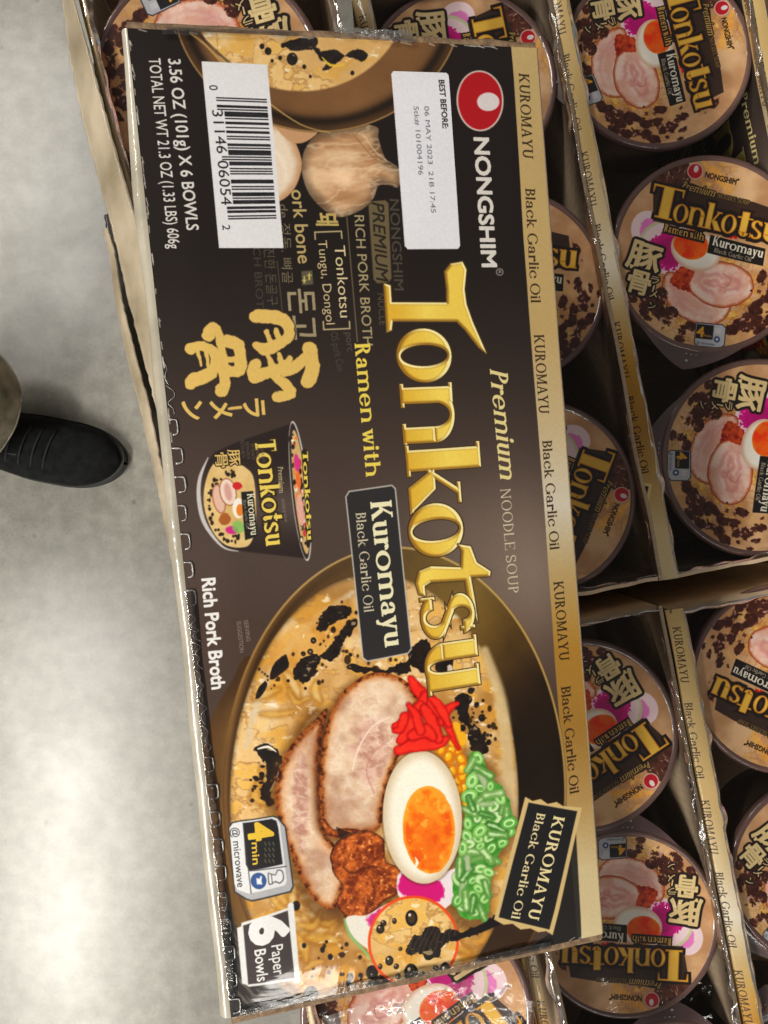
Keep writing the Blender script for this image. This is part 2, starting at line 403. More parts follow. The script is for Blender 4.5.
def gold_letter(d, v, u):
    """raised-looking printed gold: bevelled rim, yellow heart"""
    gy, gx = np.gradient(d) if min(d.shape) > 1 else (d*0, d*0)
    g = np.sqrt(gx*gx+gy*gy)+1e-5; li = (-gx*.35+gy*.94)/g          # printed light falls from the head of the letters
    k = np.clip(v, 0, 1)*.5+.5*np.clip(1-np.abs(v-.55)*2, 0, 1)
    c = mixc((226, 178, 52), (252, 226, 104), k)
    z = sm(-1.25, -.8, d)*sm(.1, -.05, d)
    bev = mixc((148, 102, 26), (255, 244, 186), sm(-.5, .55, li))
    c = c*(1-z[..., None]*.85)+bev*z[..., None]*.85
    ln = sm(.3, .0, np.abs(d+1.3))*.45; return c*(1-ln[..., None])+srgb((166, 118, 34))*ln[..., None]

def paint_carton(res=5.):
    a = Art(LB, WB, res); a.second(HI, HF)
    X, Y, P, Qy = a.X, a.Y, a.P, a.Q
    # ground of the card: near black to brown, with two paler soft spots
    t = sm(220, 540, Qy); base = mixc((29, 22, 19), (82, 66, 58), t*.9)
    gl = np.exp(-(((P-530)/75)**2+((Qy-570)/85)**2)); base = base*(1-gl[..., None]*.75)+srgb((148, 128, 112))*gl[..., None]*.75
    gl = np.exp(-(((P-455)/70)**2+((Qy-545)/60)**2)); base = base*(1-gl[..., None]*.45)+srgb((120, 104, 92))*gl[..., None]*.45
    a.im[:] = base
    # ---- upper bowl
    def wallc(x, y, d, sl):
        n = fbm(x, y, 40, 3, 71); k = sm(0, -26, d)
        c = mixc((62, 40, 22), (128, 88, 52), k*.7+n*.4)
        e = sm(-2.6, -1.2, d)*sm(.4, -.5, d); c = c*(1-e[..., None]*.7)+srgb((176, 140, 84))*e[..., None]*.7
        s_ = np.exp(-((d+11)/5.)**2); return c*(1-.62*s_[..., None])
    # garlic first, then bowl covers it
    def garl(x, y, d, sl):
        n = fbm(x, y, 34, 4, 33, 13); st = np.sin((y-165)*(.20+.002*(x-340))+n*2.4)
        c = mixc((176, 126, 84), (222, 184, 142), sm(.2, .75, n))
        hl = np.exp(-(((x-345)/26)**2+((y-180)/14)**2)); c = c+hl[..., None]*.10
        v = sm(.7, 1, st)*.16; c = c*(1-v[..., None])+srgb((138, 92, 58))*v[..., None]
        b = 1-sm(0, 13, -d+8*(fbm(x, y, 22, 3, 61)-.5)); c = c*(1-.42*b[..., None]); p = sm(.06, 0, np.abs(fbm(x*.6+y*.5, y, 24, 4, 72, 15)-.5))*.4; return c*(1-p[..., None])+srgb((240, 212, 176))*p[..., None]
    a.poly([(271, 126), (283, 128), (294, 142), (301, 160), (301, 172), (294, 190), (280, 202), (262, 205), (262, 126)],
           lambda x, y, d, sl: mixc((196, 150, 108), (232, 212, 186), sm(2, 12, -d+4*fbm(x, y, 12, 3, 5))), smooth=4)
    a.line([(268, 150, 2), (282, 160, 3), (286, 180, 2)], (250, 236, 214), smooth=4, edge=4, alpha=.6)
    a.poly([(272, 110), (300, 128), (318, 132), (306, 143), (292, 144), (276, 130)], (198, 150, 108), smooth=3)
    a.poly([(318, 135), (306, 148), (302, 160), (302, 176), (309, 195), (325, 212), (341, 218), (362, 210), (373, 199), (378, 187), (388, 186), (398, 188), (400, 172), (386, 162), (378, 140), (376, 128), (350, 126)], garl, smooth=4)
    a.line([(352, 134, 1), (372, 158, 1.4), (388, 168, 1)], (150, 108, 70), alpha=.7, smooth=4)
    a.line([(362, 134, 1), (376, 154, 1.2), (396, 168, 1)], (232, 200, 160), alpha=.6, smooth=4)
    a.ell(318, -4, 146, 138, wallc)
    a.ell(300, -10, 108, 103, lambda x, y, d, sl: mixc((206, 158, 90), (236, 190, 118), fbm(x, y, 40, 4, 21)) if False else soup(21, (212, 166, 100), (234, 192, 124))(x, y, d, sl), edge=1.4)
    a.poly([(308, 40), (320, 52), (334, 50), (350, 58), (364, 62), (368, 54), (352, 50), (340, 62), (330, 70), (322, 72), (326, 64), (318, 58)], oil(4), smooth=3, wob=2)
    a.poly([(282, 44), (300, 38), (318, 38), (314, 48), (296, 52)], oil(6), smooth=3, wob=2)
    for x, y, r in [(292, 60, 5.5), (283, 46, 2.2), (268, 52, 3.4), (262, 47, 2.5), (272, 62, 1.6), (304, 68, 2), (310, 78, 1.5), (352, 74, 2), (280, 59, 2)]:
        a.ell(x, y, r, r*1.2, oil(3)); a.ell(x, y, r*.7, r*.9, (130, 86, 40), alpha=.0)
    a.line([(322, 58, 1), (330, 66, 3), (344, 66, 1)], (238, 196, 60), alpha=.9, smooth=3)
    a.line([(190, 33, 2.2), (206, 46, 2.2), (228, 70, 2.6), (262, 100, 2), (300, 126, 1.4), (330, 134, 1)], (196, 158, 90), smooth=5, alpha=.8)
    a.line([(199, 34, 2.5), (218, 54, 3), (250, 82, 3)], (40, 28, 20), smooth=4, alpha=.6)
    # ---- faint background words
    tn = (176, 158, 118)
    a.text('ork bone', (291, 191), (298, 264), 6.6, (184, 160, 104), bold=.015)
    a.text('de 정돈. 뼈골', (279, 205), (283, 284), 4.2, (120, 108, 82))
    a.text('진한 돈골구', (264, 249), (268, 306), 4.2, (86, 76, 62))
    a.text('RICH BROTH', (252, 236), (257, 318), 3.6, (66, 57, 50))
    a.text('돼', (315, 214), (316, 226), 10.5, (190, 165, 95), bold=.03, capfit=False)
    a.text('Tonkotsu', (334, 246), (340, 318), 5.4, (222, 204, 158), bold=.008)
    a.text('Tungu, Dongol', (317.5, 241), (326, 325), 4.5, (206, 186, 140))
    for q in ([(315, 240), (314.5, 233), (341, 232), (341.5, 239)], [(323, 322), (323.5, 330), (349.5, 329), (349, 322)]):
        a.line([(x, y, 1.3) for x, y in q], (206, 188, 140))
    a.text('RICH PORK BROTH', (354, 216), (363, 346), 4.9, (164, 148, 110), bold=.01)
    a.line([(346.5, 218, .9), (357, 342, .9)], (148, 130, 92), alpha=.8)
    a.line([(277, 262, .7), (284, 330, .7)], (120, 106, 80), alpha=.7)
    a.poly([(368, 206), (372, 202), (385, 201), (388, 204), (391, 279), (388, 283), (377, 284), (373, 280)], (104, 90, 62), smooth=0, edge=.9)
    a.text('PREMIUM', (371.5, 203), (376, 280), 6.2, (38, 32, 24), bold=.015, shear=.2)
    a.text('NONGSHIM', (389, 200), (394, 291), 4.9, (74, 66, 56), bold=.015)
    a.text('NUCLE', (377, 294), (379, 326), 3.6, (84, 74, 62))
    a.text('돈고', (287, 290), (291, 340), 12.5, (156, 142, 110), capfit=False, bold=.02)
    a.poly([(301, 272), (312, 271), (313, 285), (302, 286)], (92, 84, 66)); a.line([(309, 274, 1), (309, 280, 1.6)], (214, 196, 96)); a.line([(307, 276, .8), (311, 276, .8)], (214, 196, 96)); a.line([(304, 277, 1), (304, 283, 1.6)], (214, 196, 96)); a.line([(302, 281, .8), (306, 281, .8)], (214, 196, 96))
    a.text('OS pork Con', (330, 333), (337, 372), 3.8, (74, 65, 58))
    a.text('porc', (345, 333), (347, 352), 3.8, (84, 74, 66))
    # ---- big brush signs
    gd = (222, 184, 98)
    Z = lambda x, y, w: (140+x/3.491, 200+y/3.491, w/3.1)
    strokes = [[(402, 408, 40), (450, 408, 42), (500, 420, 40), (520, 450, 34), (514, 484, 32), (478, 508, 34), (436, 524, 38), (404, 508, 22)],
        [(440, 462, 15), (458, 500, 18)], [(474, 456, 15), (490, 496, 18)], [(590, 520, 46), (600, 560, 44), (600, 600, 46), (584, 634, 46)], [(572, 556, 34), (540, 585, 36), (506, 602, 32)],
        [(402, 576, 38), (398, 618, 40), (440, 606, 38), (492, 590, 34), (522, 556, 20)], [(446, 548, 15), (470, 596, 24)], [(484, 540, 15), (500, 590, 22)], [(470, 618, 24), (506, 646, 34), (524, 678, 34), (478, 690, 34)],
        [(240, 474, 40), (250, 446, 34), (272, 462, 28), (284, 520, 26), (290, 580, 34), (296, 640, 34), (286, 664, 46)], [(304, 494, 40), (340, 508, 40), (350, 545, 36), (346, 590, 46), (300, 600, 30)], [(296, 560, 22), (344, 556, 16)],
        [(176, 520, 36), (204, 512, 30), (244, 520, 28), (262, 548, 30), (258, 594, 36), (222, 618, 44), (186, 632, 46), (176, 646, 30)], [(200, 522, 14), (212, 578, 8)], [(230, 524, 14), (240, 590, 10)]]
    for q in strokes: a.line([Z(*p) for p in q], (48, 36, 28), smooth=4, grow=1.1, wob=1.3, wobs=6)
    for q in strokes: a.line([Z(*p) for p in q], gd, smooth=4, wob=1.3, wobs=6)
    a.ell(140+318/3.491, 200+540/3.491, 2.2, 2.4, (50, 40, 34)); a.ell(140+322/3.491, 200+576/3.491, 2.2, 1.6, (50, 40, 34))
    a.line([(231, 408, 1.6), (241, 407, 1.9)], gd)
    a.text('ラ', (243, 400), (244.5, 417), 9.4, gd, bold=.04, capfit=False)
    a.line([(229, 409, 2.6), (241, 408, 2.2)], gd); 
    a.text('メ', (210, 402), (212, 419), 9.2, gd, bold=.04, capfit=False)
    a.text('ン', (182, 402), (184, 420), 8.6, gd, bold=.04, capfit=False)
    # ---- weight lines
    wt = (214, 210, 204)
    a.text('3.56 OZ (101g) X 6 BOWLS', (168.3, 60), (187, 231), 5.6, wt, bold=.02)
    a.text('TOTAL NET WT 21.3 OZ (1.33 LBS) 606g', (148.8, 59), (169, 249), 5.3, wt, bold=.014)
    # ---- bar code label
    lab = [(201.5, 62.6), (267, 66), (283.4, 249), (219, 249)]
    a.poly(lab, (226, 224, 226), edge=.5)
    bits = upc('031146060542')
    for k, c in enumerate(bits):
        if c == '1':
            def at(f, k): t_ = (k)/95.; return (np.array((217.5, 99.0))*(1-t_)+np.array((229.5, 220.5))*t_)*(1-f)+(np.array((266.5, 101))*(1-t_)+np.array((276.3, 219.5))*t_)*f
            f0 = -.03 if (k < 10 or k > 84 or 45 < k < 49) else .11
            q = [tuple(at(f0, k)), tuple(at(1, k)), tuple(at(1, k+1.0)), tuple(at(f0, k+1.0))]
            a.poly(q, (24, 22, 26), edge=.28, pad=1)
    ink = (36, 33, 36)
    a.text('0', (209, 87), (209.6, 92), 4.0, ink); a.text('31146', (212, 112), (217, 155), 5.0, ink, bold=.005)
    a.text('06054', (217.5, 162), (221.5, 206), 5.0, ink, bold=.005); a.text('2', (222.3, 226), (222.8, 231), 3.6, ink)
    # ---- gold band
    gb = lambda p: p
    band = [(511, 46), (523, 240), (543, 500), (554, 660), (565, 794), (577.5, 941), (604, 935), (538, 46)]
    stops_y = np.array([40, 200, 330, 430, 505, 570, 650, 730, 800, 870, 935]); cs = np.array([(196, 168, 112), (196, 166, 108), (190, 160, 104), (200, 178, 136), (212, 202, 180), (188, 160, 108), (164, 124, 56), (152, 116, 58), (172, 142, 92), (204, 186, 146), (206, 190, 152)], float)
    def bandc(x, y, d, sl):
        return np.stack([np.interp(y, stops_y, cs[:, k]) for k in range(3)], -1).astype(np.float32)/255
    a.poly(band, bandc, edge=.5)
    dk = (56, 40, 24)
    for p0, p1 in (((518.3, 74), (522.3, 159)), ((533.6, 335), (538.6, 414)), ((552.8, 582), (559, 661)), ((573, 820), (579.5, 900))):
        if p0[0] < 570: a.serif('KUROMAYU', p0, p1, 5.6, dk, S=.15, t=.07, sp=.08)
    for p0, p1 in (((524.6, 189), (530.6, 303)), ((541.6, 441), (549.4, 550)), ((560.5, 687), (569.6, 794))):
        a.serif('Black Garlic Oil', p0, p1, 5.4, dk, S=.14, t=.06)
    # ---- lower bowl
    def outer(x, y, d, sl):
        n = fbm(x, y, 30, 4, 90, 60); k = sm(-40, 0, d)
        c = mixc((132, 98, 50), (78, 54, 28), k); return c*(.82+.36*n[..., None])
    a.poly([(252, 655), (232, 680), (214, 712), (203, 745), (198, 800), (205, 860), (218, 940), (232, 1022), (300, 1022), (300, 700)], outer, smooth=4, edge=1.2)
    def wall2(x, y, d, sl):
        ang = np.arctan2(y-795, x-395); n = fbm(x, y, 36, 4, 95)
        lf = sm(-.1, .9, -np.cos(ang)); c = mixc((46, 31, 19), (146, 104, 56), lf*.75+n*.25)
        ur = np.exp(-((ang+1.25)/.42)**2); c = c*(1-ur[..., None]*.6)+mixc((140, 108, 44), (176, 146, 74), n)*ur[..., None]*.6
        rr = np.exp(-((ang+.25)/.55)**2); c = c*(1-.45*rr[..., None])
        e = sm(-3.2, -1.6, d)*sm(.6, -.4, d); c = c*(1-e[..., None]*.75)+mixc((92, 66, 36), (206, 172, 104), sm(-.5, .8, -np.sin(ang-.5)))*e[..., None]*.75
        s_ = np.exp(-((d+9)/5.)**2)*.6*sm(.1, .9, lf); return c*(1-.8*s_[..., None])
    a.ell(394, 792, 172, 246, wall2, edge=1.)
    a.ell(374, 800, 144, 226, lambda x, y, d, sl: soup(41)(x, y, d, sl)*(1-.25*np.exp(-(d/3.)**2)[..., None]), edge=1.3)
    sh = np.exp(-(((P-300)/40)**2+((Qy-640)/40)**2))*.5; 
    a.im = a.im*(1-0*sh[..., None])
    a.poly([(226, 905), (238, 930), (256, 962), (280, 985), (300, 1010), (228, 1026)], lambda x, y, d, sl: mixc((40, 40, 42), (96, 92, 88), sm(.45, .75, fbm(x+y, y-x, 22, 4, 120, 5))), smooth=3, edge=4, alpha=.9)  # haze and streaks of the clear film, painted into the print at this corner
    a.line([(246, 938, 3), (268, 968, 6), (292, 992, 4)], (152, 116, 64), smooth=4, edge=3, alpha=.7)
    # pale creamy edge at the upper left and right of the broth
    a.line([(352, 592, 4), (312, 622, 7), (280, 660, 8), (258, 700, 8), (246, 745, 6)], (214, 196, 168), smooth=5, alpha=.75, edge=3)
    a.line([(484, 650, 8), (500, 700, 12), (507, 760, 12), (508, 800, 10)], (208, 184, 140), smooth=5, alpha=.85, edge=3)
    a.poly([(270, 650), (300, 620), (340, 600), (360, 610), (330, 650), (300, 690), (275, 700)], lambda x, y, d, sl: mixc((196, 128, 44), (228, 180, 92), fbm(x, y, 12, 4, 8)), smooth=4, alpha=.6, edge=6)
    # noodles: soft folded ribbons
    rn = random.Random(5)
    for k in range(90):
        x, y = (rn.uniform(246, 330), rn.uniform(680, 990)) if k < 55 else (rn.uniform(300, 470), rn.uniform(890, 1000))
        if ((x-374)/140)**2+((y-800)/220)**2 > .93: continue
        th = rn.uniform(-.6, 1.5); L = rn.uniform(16, 40); bnd = rn.uniform(-10, 10); w = rn.uniform(6, 13)
        pts = [(x-L*math.cos(th)/2, y-L*math.sin(th)/2, w*.6), (x+bnd*math.sin(th), y-bnd*math.cos(th), w), (x+L*math.cos(th)/2, y+L*math.sin(th)/2, w*.5)]
        a.line(pts, (124, 74, 22), smooth=5, alpha=.34, edge=3, grow=1.4)
        cc = rn.choice([(240, 206, 132), (230, 184, 92), (248, 226, 176)])
        a.line(pts, lambda xx, yy, d, sl: mixc((188, 134, 52), cc, sm(.5, -w*.42, d+(fbm(xx, yy, 5, 2, 7)-.5)*3)), smooth=5, alpha=.58, edge=2.4)
    for k in range(120):                       # small glints on the broth
        x, y = rn.uniform(240, 500), rn.uniform(600, 1000)
        if ((x-374)/138)**2+((y-800)/218)**2 > .95: continue
        L = rn.uniform(1.5, 6); th = rn.uniform(0, 3.1)
        a.line([(x, y, .5), (x+L*math.cos(th)/2, y+L*math.sin(th)/2, rn.uniform(1, 2.2)), (x+L*math.cos(th), y+L*math.sin(th), .5)], (252, 244, 224), alpha=.75)
    # black garlic oil patches
    O = oil(12)
    a.poly([(316, 624), (322, 611), (334, 606), (349, 606), (350, 612), (344, 618), (334, 622), (324, 631), (317, 630)], O, smooth=3, wob=3, wobs=6)
    a.poly([(321, 657), (326, 648), (336, 636), (342, 626), (352, 618), (357, 621), (352, 630), (345, 641), (339, 654), (330, 661)], O, smooth=3, wob=3.2, wobs=5)
    a.poly([(294, 670), (299, 659), (308, 655), (320, 657), (318, 667), (313, 676), (305, 684), (298, 680)], O, smooth=3, wob=4, wobs=6)
    a.poly([(270, 675), (274, 664), (282, 656), (287, 654), (288, 667), (280, 673), (274, 679)], O, smooth=3, wob=1.4)
    a.poly([(255, 697), (258, 688), (264, 681), (267, 684), (264, 692), (258, 698)], O, smooth=3, wob=1)
    for x, y, r in [(313, 640, 3), (303, 653, 2.4), (310, 651, 3), (296, 677, 2.5), (288, 680, 1.6), (305, 688, 1.6), (356, 612, 2), (350, 654, 2)]: a.ell(x, y, r, r, O, wob=.6)
    a.poly([(254, 748), (262, 744), (275, 748), (283, 760), (279, 775), (270, 790), (274, 802), (266, 806), (262, 790), (268, 772), (262, 758)], O, smooth=3, wob=3.5, wobs=6)
    for k in range(16): a.ell(rn.uniform(250, 275), rn.uniform(752, 800), rn.uniform(1, 3), rn.uniform(1, 3), O)
    a.line([(258, 748, 1.5), (268, 746, 2.6), (276, 751, 1)], (244, 236, 220), smooth=3); a.line([(270, 790, 1), (277, 776, 1.6), (280, 764, 1)], (232, 220, 200), smooth=3)
    a.poly([(413, 645), (424, 640), (432, 652), (430, 664), (420, 672), (412, 664), (404, 672), (352, 672), (350, 662), (370, 668), (400, 664)], O, smooth=3, wob=4.5, wobs=7)
    a.ell(444, 664, 9, 13, O, wob=3); a.ell(449, 668, 3, 4, (212, 196, 176))
    a.poly([(455, 696), (464, 692), (472, 700), (468, 712), (474, 724), (484, 736), (487, 750), (478, 754), (468, 746), (468, 730), (458, 718)], O, smooth=3, wob=5, wobs=7)
    for x, y, r in [(481, 717, 3.5), (476, 704, 2.4), (488, 726, 2), (470, 690, 3), (482, 700, 1.6), (488, 742, 2.6), (462, 727, 3), (455, 740, 2.5), (490, 735, 1.5)]: a.ell(x, y, r, r*1.1, O, wob=.8)
    for x, y, r in [(296, 904, 4), (304, 944, 2.2), (322, 948, 2.4), (326, 940, 1.5), (330, 955, 2.6), (350, 976, 3), (349, 983, 3), (360, 975, 2), (372, 972, 6), (381, 985, 8), (374, 997, 4), (400, 975, 3), (300, 868, 2)]: a.ell(x, y, r, r*1.25, O, wob=.5)
    a.ell(311, 994, 7.5, 8.5, (24, 20, 20), wob=.5); a.ell(311, 994, 6, 7, (66, 56, 44), alpha=.8); a.line([(305, 1000, .8), (311, 1003, 1.2), (317, 999, .8)], (228, 210, 170), smooth=3)
    a.poly([(365, 985), (380, 975), (402, 984), (424, 980), (420, 992), (398, 1000), (372, 1002)], O, smooth=3, wob=3, alpha=.85)
    for k in range(150):
        cx_, cy_, s_ = rn.choice([(330, 620, 22), (338, 645, 20), (305, 670, 18), (270, 680, 12), (268, 775, 16), (470, 715, 14), (482, 740, 12), (440, 662, 16), (385, 665, 24), (345, 965, 26), (390, 985, 24)])
        x, y = rn.gauss(cx_, s_*.6), rn.gauss(cy_, s_*.6); r = abs(rn.gauss(0, 1.1))+.5; a.ell(x, y, r, r*rn.uniform(.8, 1.5), (44, 30, 20), alpha=.85, wob=.4)
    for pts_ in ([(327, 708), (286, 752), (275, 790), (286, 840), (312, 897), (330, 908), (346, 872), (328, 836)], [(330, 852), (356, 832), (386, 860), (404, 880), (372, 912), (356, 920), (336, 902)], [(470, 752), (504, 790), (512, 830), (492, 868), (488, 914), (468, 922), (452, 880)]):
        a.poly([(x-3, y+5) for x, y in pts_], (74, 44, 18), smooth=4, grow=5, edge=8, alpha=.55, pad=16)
    # pork
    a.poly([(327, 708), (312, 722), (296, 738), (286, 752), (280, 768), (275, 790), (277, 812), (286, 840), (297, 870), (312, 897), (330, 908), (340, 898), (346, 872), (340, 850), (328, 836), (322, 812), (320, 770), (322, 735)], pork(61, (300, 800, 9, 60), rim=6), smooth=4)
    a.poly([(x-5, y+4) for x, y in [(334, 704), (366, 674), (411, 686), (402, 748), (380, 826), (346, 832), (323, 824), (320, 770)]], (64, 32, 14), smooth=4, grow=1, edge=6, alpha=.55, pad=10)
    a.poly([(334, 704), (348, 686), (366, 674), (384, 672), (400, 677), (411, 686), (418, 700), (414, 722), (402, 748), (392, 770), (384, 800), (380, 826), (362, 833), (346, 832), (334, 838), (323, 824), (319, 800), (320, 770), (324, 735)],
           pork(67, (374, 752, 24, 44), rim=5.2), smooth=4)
    a.line([(352, 770, 1.2), (358, 748, 1.8), (372, 726, 1.5), (390, 716, 1)], (246, 224, 210), smooth=5, alpha=.8, edge=1)
    a.line([(374, 792, 1), (366, 770, 1.5), (374, 750, 1.3), (384, 744, 1)], (190, 128, 116), smooth=5, alpha=.6, edge=1)
    a.line([(322, 820, 5), (332, 832, 8), (350, 830, 5), (366, 832, 4)], meat(90), smooth=4, wob=1.5, alpha=.9)
    a.poly([(330, 852), (340, 838), (356, 832), (374, 831), (384, 842), (386, 860), (398, 866), (404, 880), (396, 894), (384, 900), (372, 912), (356, 920), (344, 914), (336, 902), (342, 884), (333, 872)], meat(77), smooth=4, wob=1.5)
    a.line([(343, 866, 2), (352, 872, 3), (370, 866, 2), (384, 868, 1)], (70, 28, 12), smooth=4, alpha=.7, edge=1.5); a.line([(370, 876, 1), (374, 892, 2.5), (370, 906, 1)], (70, 28, 12), smooth=4, alpha=.6, edge=1.5)
    a.poly([(340, 838), (336, 826), (350, 832)], (40, 20, 12), alpha=.8, wob=1)
    # radish
    a.poly([(345, 918), (352, 914), (366, 914), (384, 904), (402, 900), (402, 930), (380, 952), (362, 944), (350, 932)], (232, 226, 214), smooth=3)
    a.line([(344, 918, 2), (350, 934, 3), (364, 950, 3), (372, 960, 2)], (140, 184, 120), smooth=4, alpha=.9)
    a.poly([(366, 918), (384, 906), (400, 902), (396, 918), (380, 930)], (206, 60, 134), smooth=3, wob=2.5, wobs=3, edge=2)
    a.poly([(396, 886), (402, 868), (430, 878), (458, 866), (456, 892), (444, 908), (420, 906), (402, 900)], (236, 222, 224), smooth=2)
    a.poly([(398, 888), (402, 872), (420, 876), (440, 880), (444, 894), (432, 902), (406, 896)], (204, 28, 122), smooth=2, wob=2.5, wobs=3.5, edge=1.5)
    # corn
    for k in range(26):
        x, y = rn.uniform(438, 470), rn.uniform(742, 802)
        if abs(x-(446+(y-745)*.35)) > 12: continue
        th = rn.uniform(-.5, .9)
        a.ell(x, y, 5.2, 6.6, lambda xx, yy, d, sl: mixc((206, 120, 10), (250, 190, 44), sm(0, -3.5, d+.6)), th=th)
        a.ell(x-1, y-1.5, 1.2, 1.6, (255, 232, 150), alpha=.7)
    for x, y in [(455, 728), (461, 738), (452, 738)]: a.ell(x, y, 5, 7, (240, 176, 44))
    # scallion
    G = [(122, 184, 92), (158, 208, 122), (98, 166, 76), (188, 222, 158), (138, 196, 104)]
    reg = [(470, 752), (480, 756), (490, 776), (504, 790), (510, 806), (510, 830), (500, 852), (492, 868), (488, 896), (486, 914), (468, 918), (456, 908), (452, 880), (460, 850), (464, 820), (466, 790)]
    a.poly(reg, lambda x, y, d, sl: mixc((46, 122, 40), (116, 190, 84), fbm(x, y, 8, 3, 66)), smooth=3, wob=3)
    cand = []
    for k in range(1600):
        x, y = rn.uniform(450, 514), rn.uniform(752, 922)
        if sd_poly(np.array([x]), np.array([y]), reg)[0] > -1: continue
        if all((x-p[0])**2+(y-p[1])**2 > 52 for p in cand): cand.append((x, y))
    for x, y in cand:
        th = rn.uniform(0, 3.1); r = rn.uniform(5.0, 8.8); c = rn.choice(G+[(206, 226, 178), (84, 150, 62)])
        if rn.random() < .6:
            a.ell(x, y, r, r*.72, tuple(int(v*.66) for v in c), th=th, grow=.8, alpha=.7, edge=1.3); a.ell(x, y, r, r*.72, c, th=th)
            a.ell(x, y, r*.66, r*.44, (206, 240, 176), th=th); a.ell(x, y+.4, r*.44, r*.26, (76, 148, 54), th=th, alpha=.8, edge=1.2)
        else:
            L = r*1.0; q = [(x-L*math.cos(th), y-L*math.sin(th), r*.9), (x+L*math.cos(th), y+L*math.sin(th), r*.9)]
            a.line(q, tuple(int(v*.66) for v in c), grow=.8, alpha=.7, edge=1.3)
            a.line(q, lambda xx, yy, d, sl: mixc(tuple(int(v*.82) for v in c), (214, 240, 190), sm(-1, -4.2, d+(fbm(xx, yy, 5, 2, 3)-.5)*3)*.85), edge=1.1)
    # egg
    def white(x, y, d, sl):
        n = fbm(x, y, 30, 3, 140); c = mixc((214, 196, 166), (250, 243, 226), sm(1, -13, d+(n-.5)*6)); return c*(.965+.05*n[..., None])
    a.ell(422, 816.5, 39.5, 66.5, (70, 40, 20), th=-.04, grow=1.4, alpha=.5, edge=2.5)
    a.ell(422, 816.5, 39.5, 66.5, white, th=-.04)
    def yolk(x, y, d, sl):
        n = fbm(x, y, 16, 4, 15); c = mixc((226, 96, 8), (250, 162, 52), sm(.35, .7, n))
        e = sm(-5, -.5, d)*.75; c = c*(1-e[..., None])+srgb((246, 168, 62))*e[..., None]
        k = np.exp(-(((x-430)/13)**2+((y-842)/26)**2))*.6; c = c*(1-k[..., None])+srgb((214, 76, 6))*k[..., None]
        h = sm(.66, .74, fbm(x, y, 8, 3, 18))*.5; return c*(1-h[..., None])+srgb((255, 196, 96))*h[..., None]
    a.ell(428.5, 829, 26, 44, yolk, th=-.05, wob=.8)
    a.line([(414, 868, 1.5), (417, 862, 3), (415, 857, 1)], (255, 240, 224), smooth=2)
    # red ginger
    def gin(x, y, d, sl):
        n = fbm(x, y, 7, 3, 29); return mixc((196, 16, 18), (244, 66, 46), sm(-.5, -2.6, d)*.6+n*.4)
    for q in ([(410, 678, 4), (418, 690, 8), (428, 700, 8), (444, 720, 6), (458, 748, 2)], [(394, 726, 4), (404, 722, 7), (418, 710, 7), (424, 694, 5)], [(398, 750, 6), (414, 744, 9), (436, 742, 8), (446, 738, 4)],
              [(400, 740, 5), (408, 728, 8), (412, 712, 7), (420, 704, 5)], [(424, 708, 6), (432, 722, 8), (438, 738, 6)], [(440, 722, 4), (446, 710, 6), (456, 703, 3)], [(430, 696, 4), (440, 708, 6), (448, 724, 4)], [(404, 716, 6), (400, 728, 5), (394, 730, 3)],
              [(412, 735, 7), (424, 730, 9), (432, 736, 6)], [(408, 704, 3), (416, 716, 6), (420, 730, 6)]):
        q = [(x, y, w*1.5) for x, y, w in q]; a.line(q, (120, 8, 10), smooth=4, grow=1.0, alpha=.5, edge=1.2); a.line(q, gin, smooth=4, wob=1.4, wobs=5)
    # round inset with the oil
    def inset(x, y, d, sl):
        return soup(55, (206, 166, 104), (232, 198, 136))(x, y, d, sl)
    a.ell(413, 941, 45.5, 46.5, (226, 84, 40), edge=.8); a.ell(413, 941, 42.8, 43.8, inset)
    a.poly([(408, 946), (420, 930), (436, 924), (448, 930), (470, 929), (494, 915), (497, 920), (478, 932), (456, 940), (444, 944), (440, 956), (428, 962), (420, 952), (410, 956)], oil(31), smooth=4, wob=5, wobs=7)
    for k in range(9): a.line([(404+k*6, 962-k*2.2, .4), (409+k*6, 946-k*2.6, 1.0), (416+k*6, 930-k*1.4, .4)], (150, 124, 88), alpha=.35, smooth=3, edge=1.2, wob=2, wobs=6)
    for x, y, rx, ry in [(411, 917, 6, 8), (411, 973, 7, 10), (389, 960, 4, 5), (380, 928, 4, 4.5), (383, 922, 3, 3), (394, 920, 2.2, 3), (396, 966, 2.6, 3), (372, 975, 2.4, 3), (380, 966, 2, 3), (422, 975, 3, 4), (445, 972, 6, 10), (436, 968, 3, 3), (400, 948, 2, 2), (398, 976, 2.5, 3)]:
        a.ell(x, y, rx, ry, (26, 22, 20), wob=.4); a.ell(x, y, rx*.66, ry*.66, (84, 66, 42), alpha=.75); a.ell(x-rx*.3, y-ry*.4, rx*.22, ry*.2, (236, 224, 200))
    a.line([(452, 938, 4), (474, 930, 7), (496, 920, 9), (506, 914, 6)], (30, 24, 22), smooth=4)
    # ---- titles
    q = np.clip((a.im-.5)*1.10+.5, 0, 1); lum = q.mean(-1, keepdims=True); q = np.clip(lum+(q-lum)*1.08, 0, 1)
    k = sm(560, 640, Qy)[..., None]; a.im = a.im*(1-k)+q*k
    nm = (40, 30, 26)
    a.ell(479, 102, 23.5, 30.5, (214, 196, 186), second=True, th=-.04); a.ell(479, 102, 21.8, 28.8, (176, 18, 26), th=-.04); a.ell(487.2, 103.3, 11.2, 9.2, (218, 208, 206))
    a.text('NONGSHIM', (473.2, 139), (481.8, 267), 7.9, (218, 212, 204), bold=.04)
    a.ell(499, 272.5, 3.6, 3.6, (190, 180, 172)); a.ell(499, 272.5, 2.9, 2.9, (40, 32, 28)); a.text('R', (497.6, 271), (497.7, 274), 1.5, (190, 180, 172))
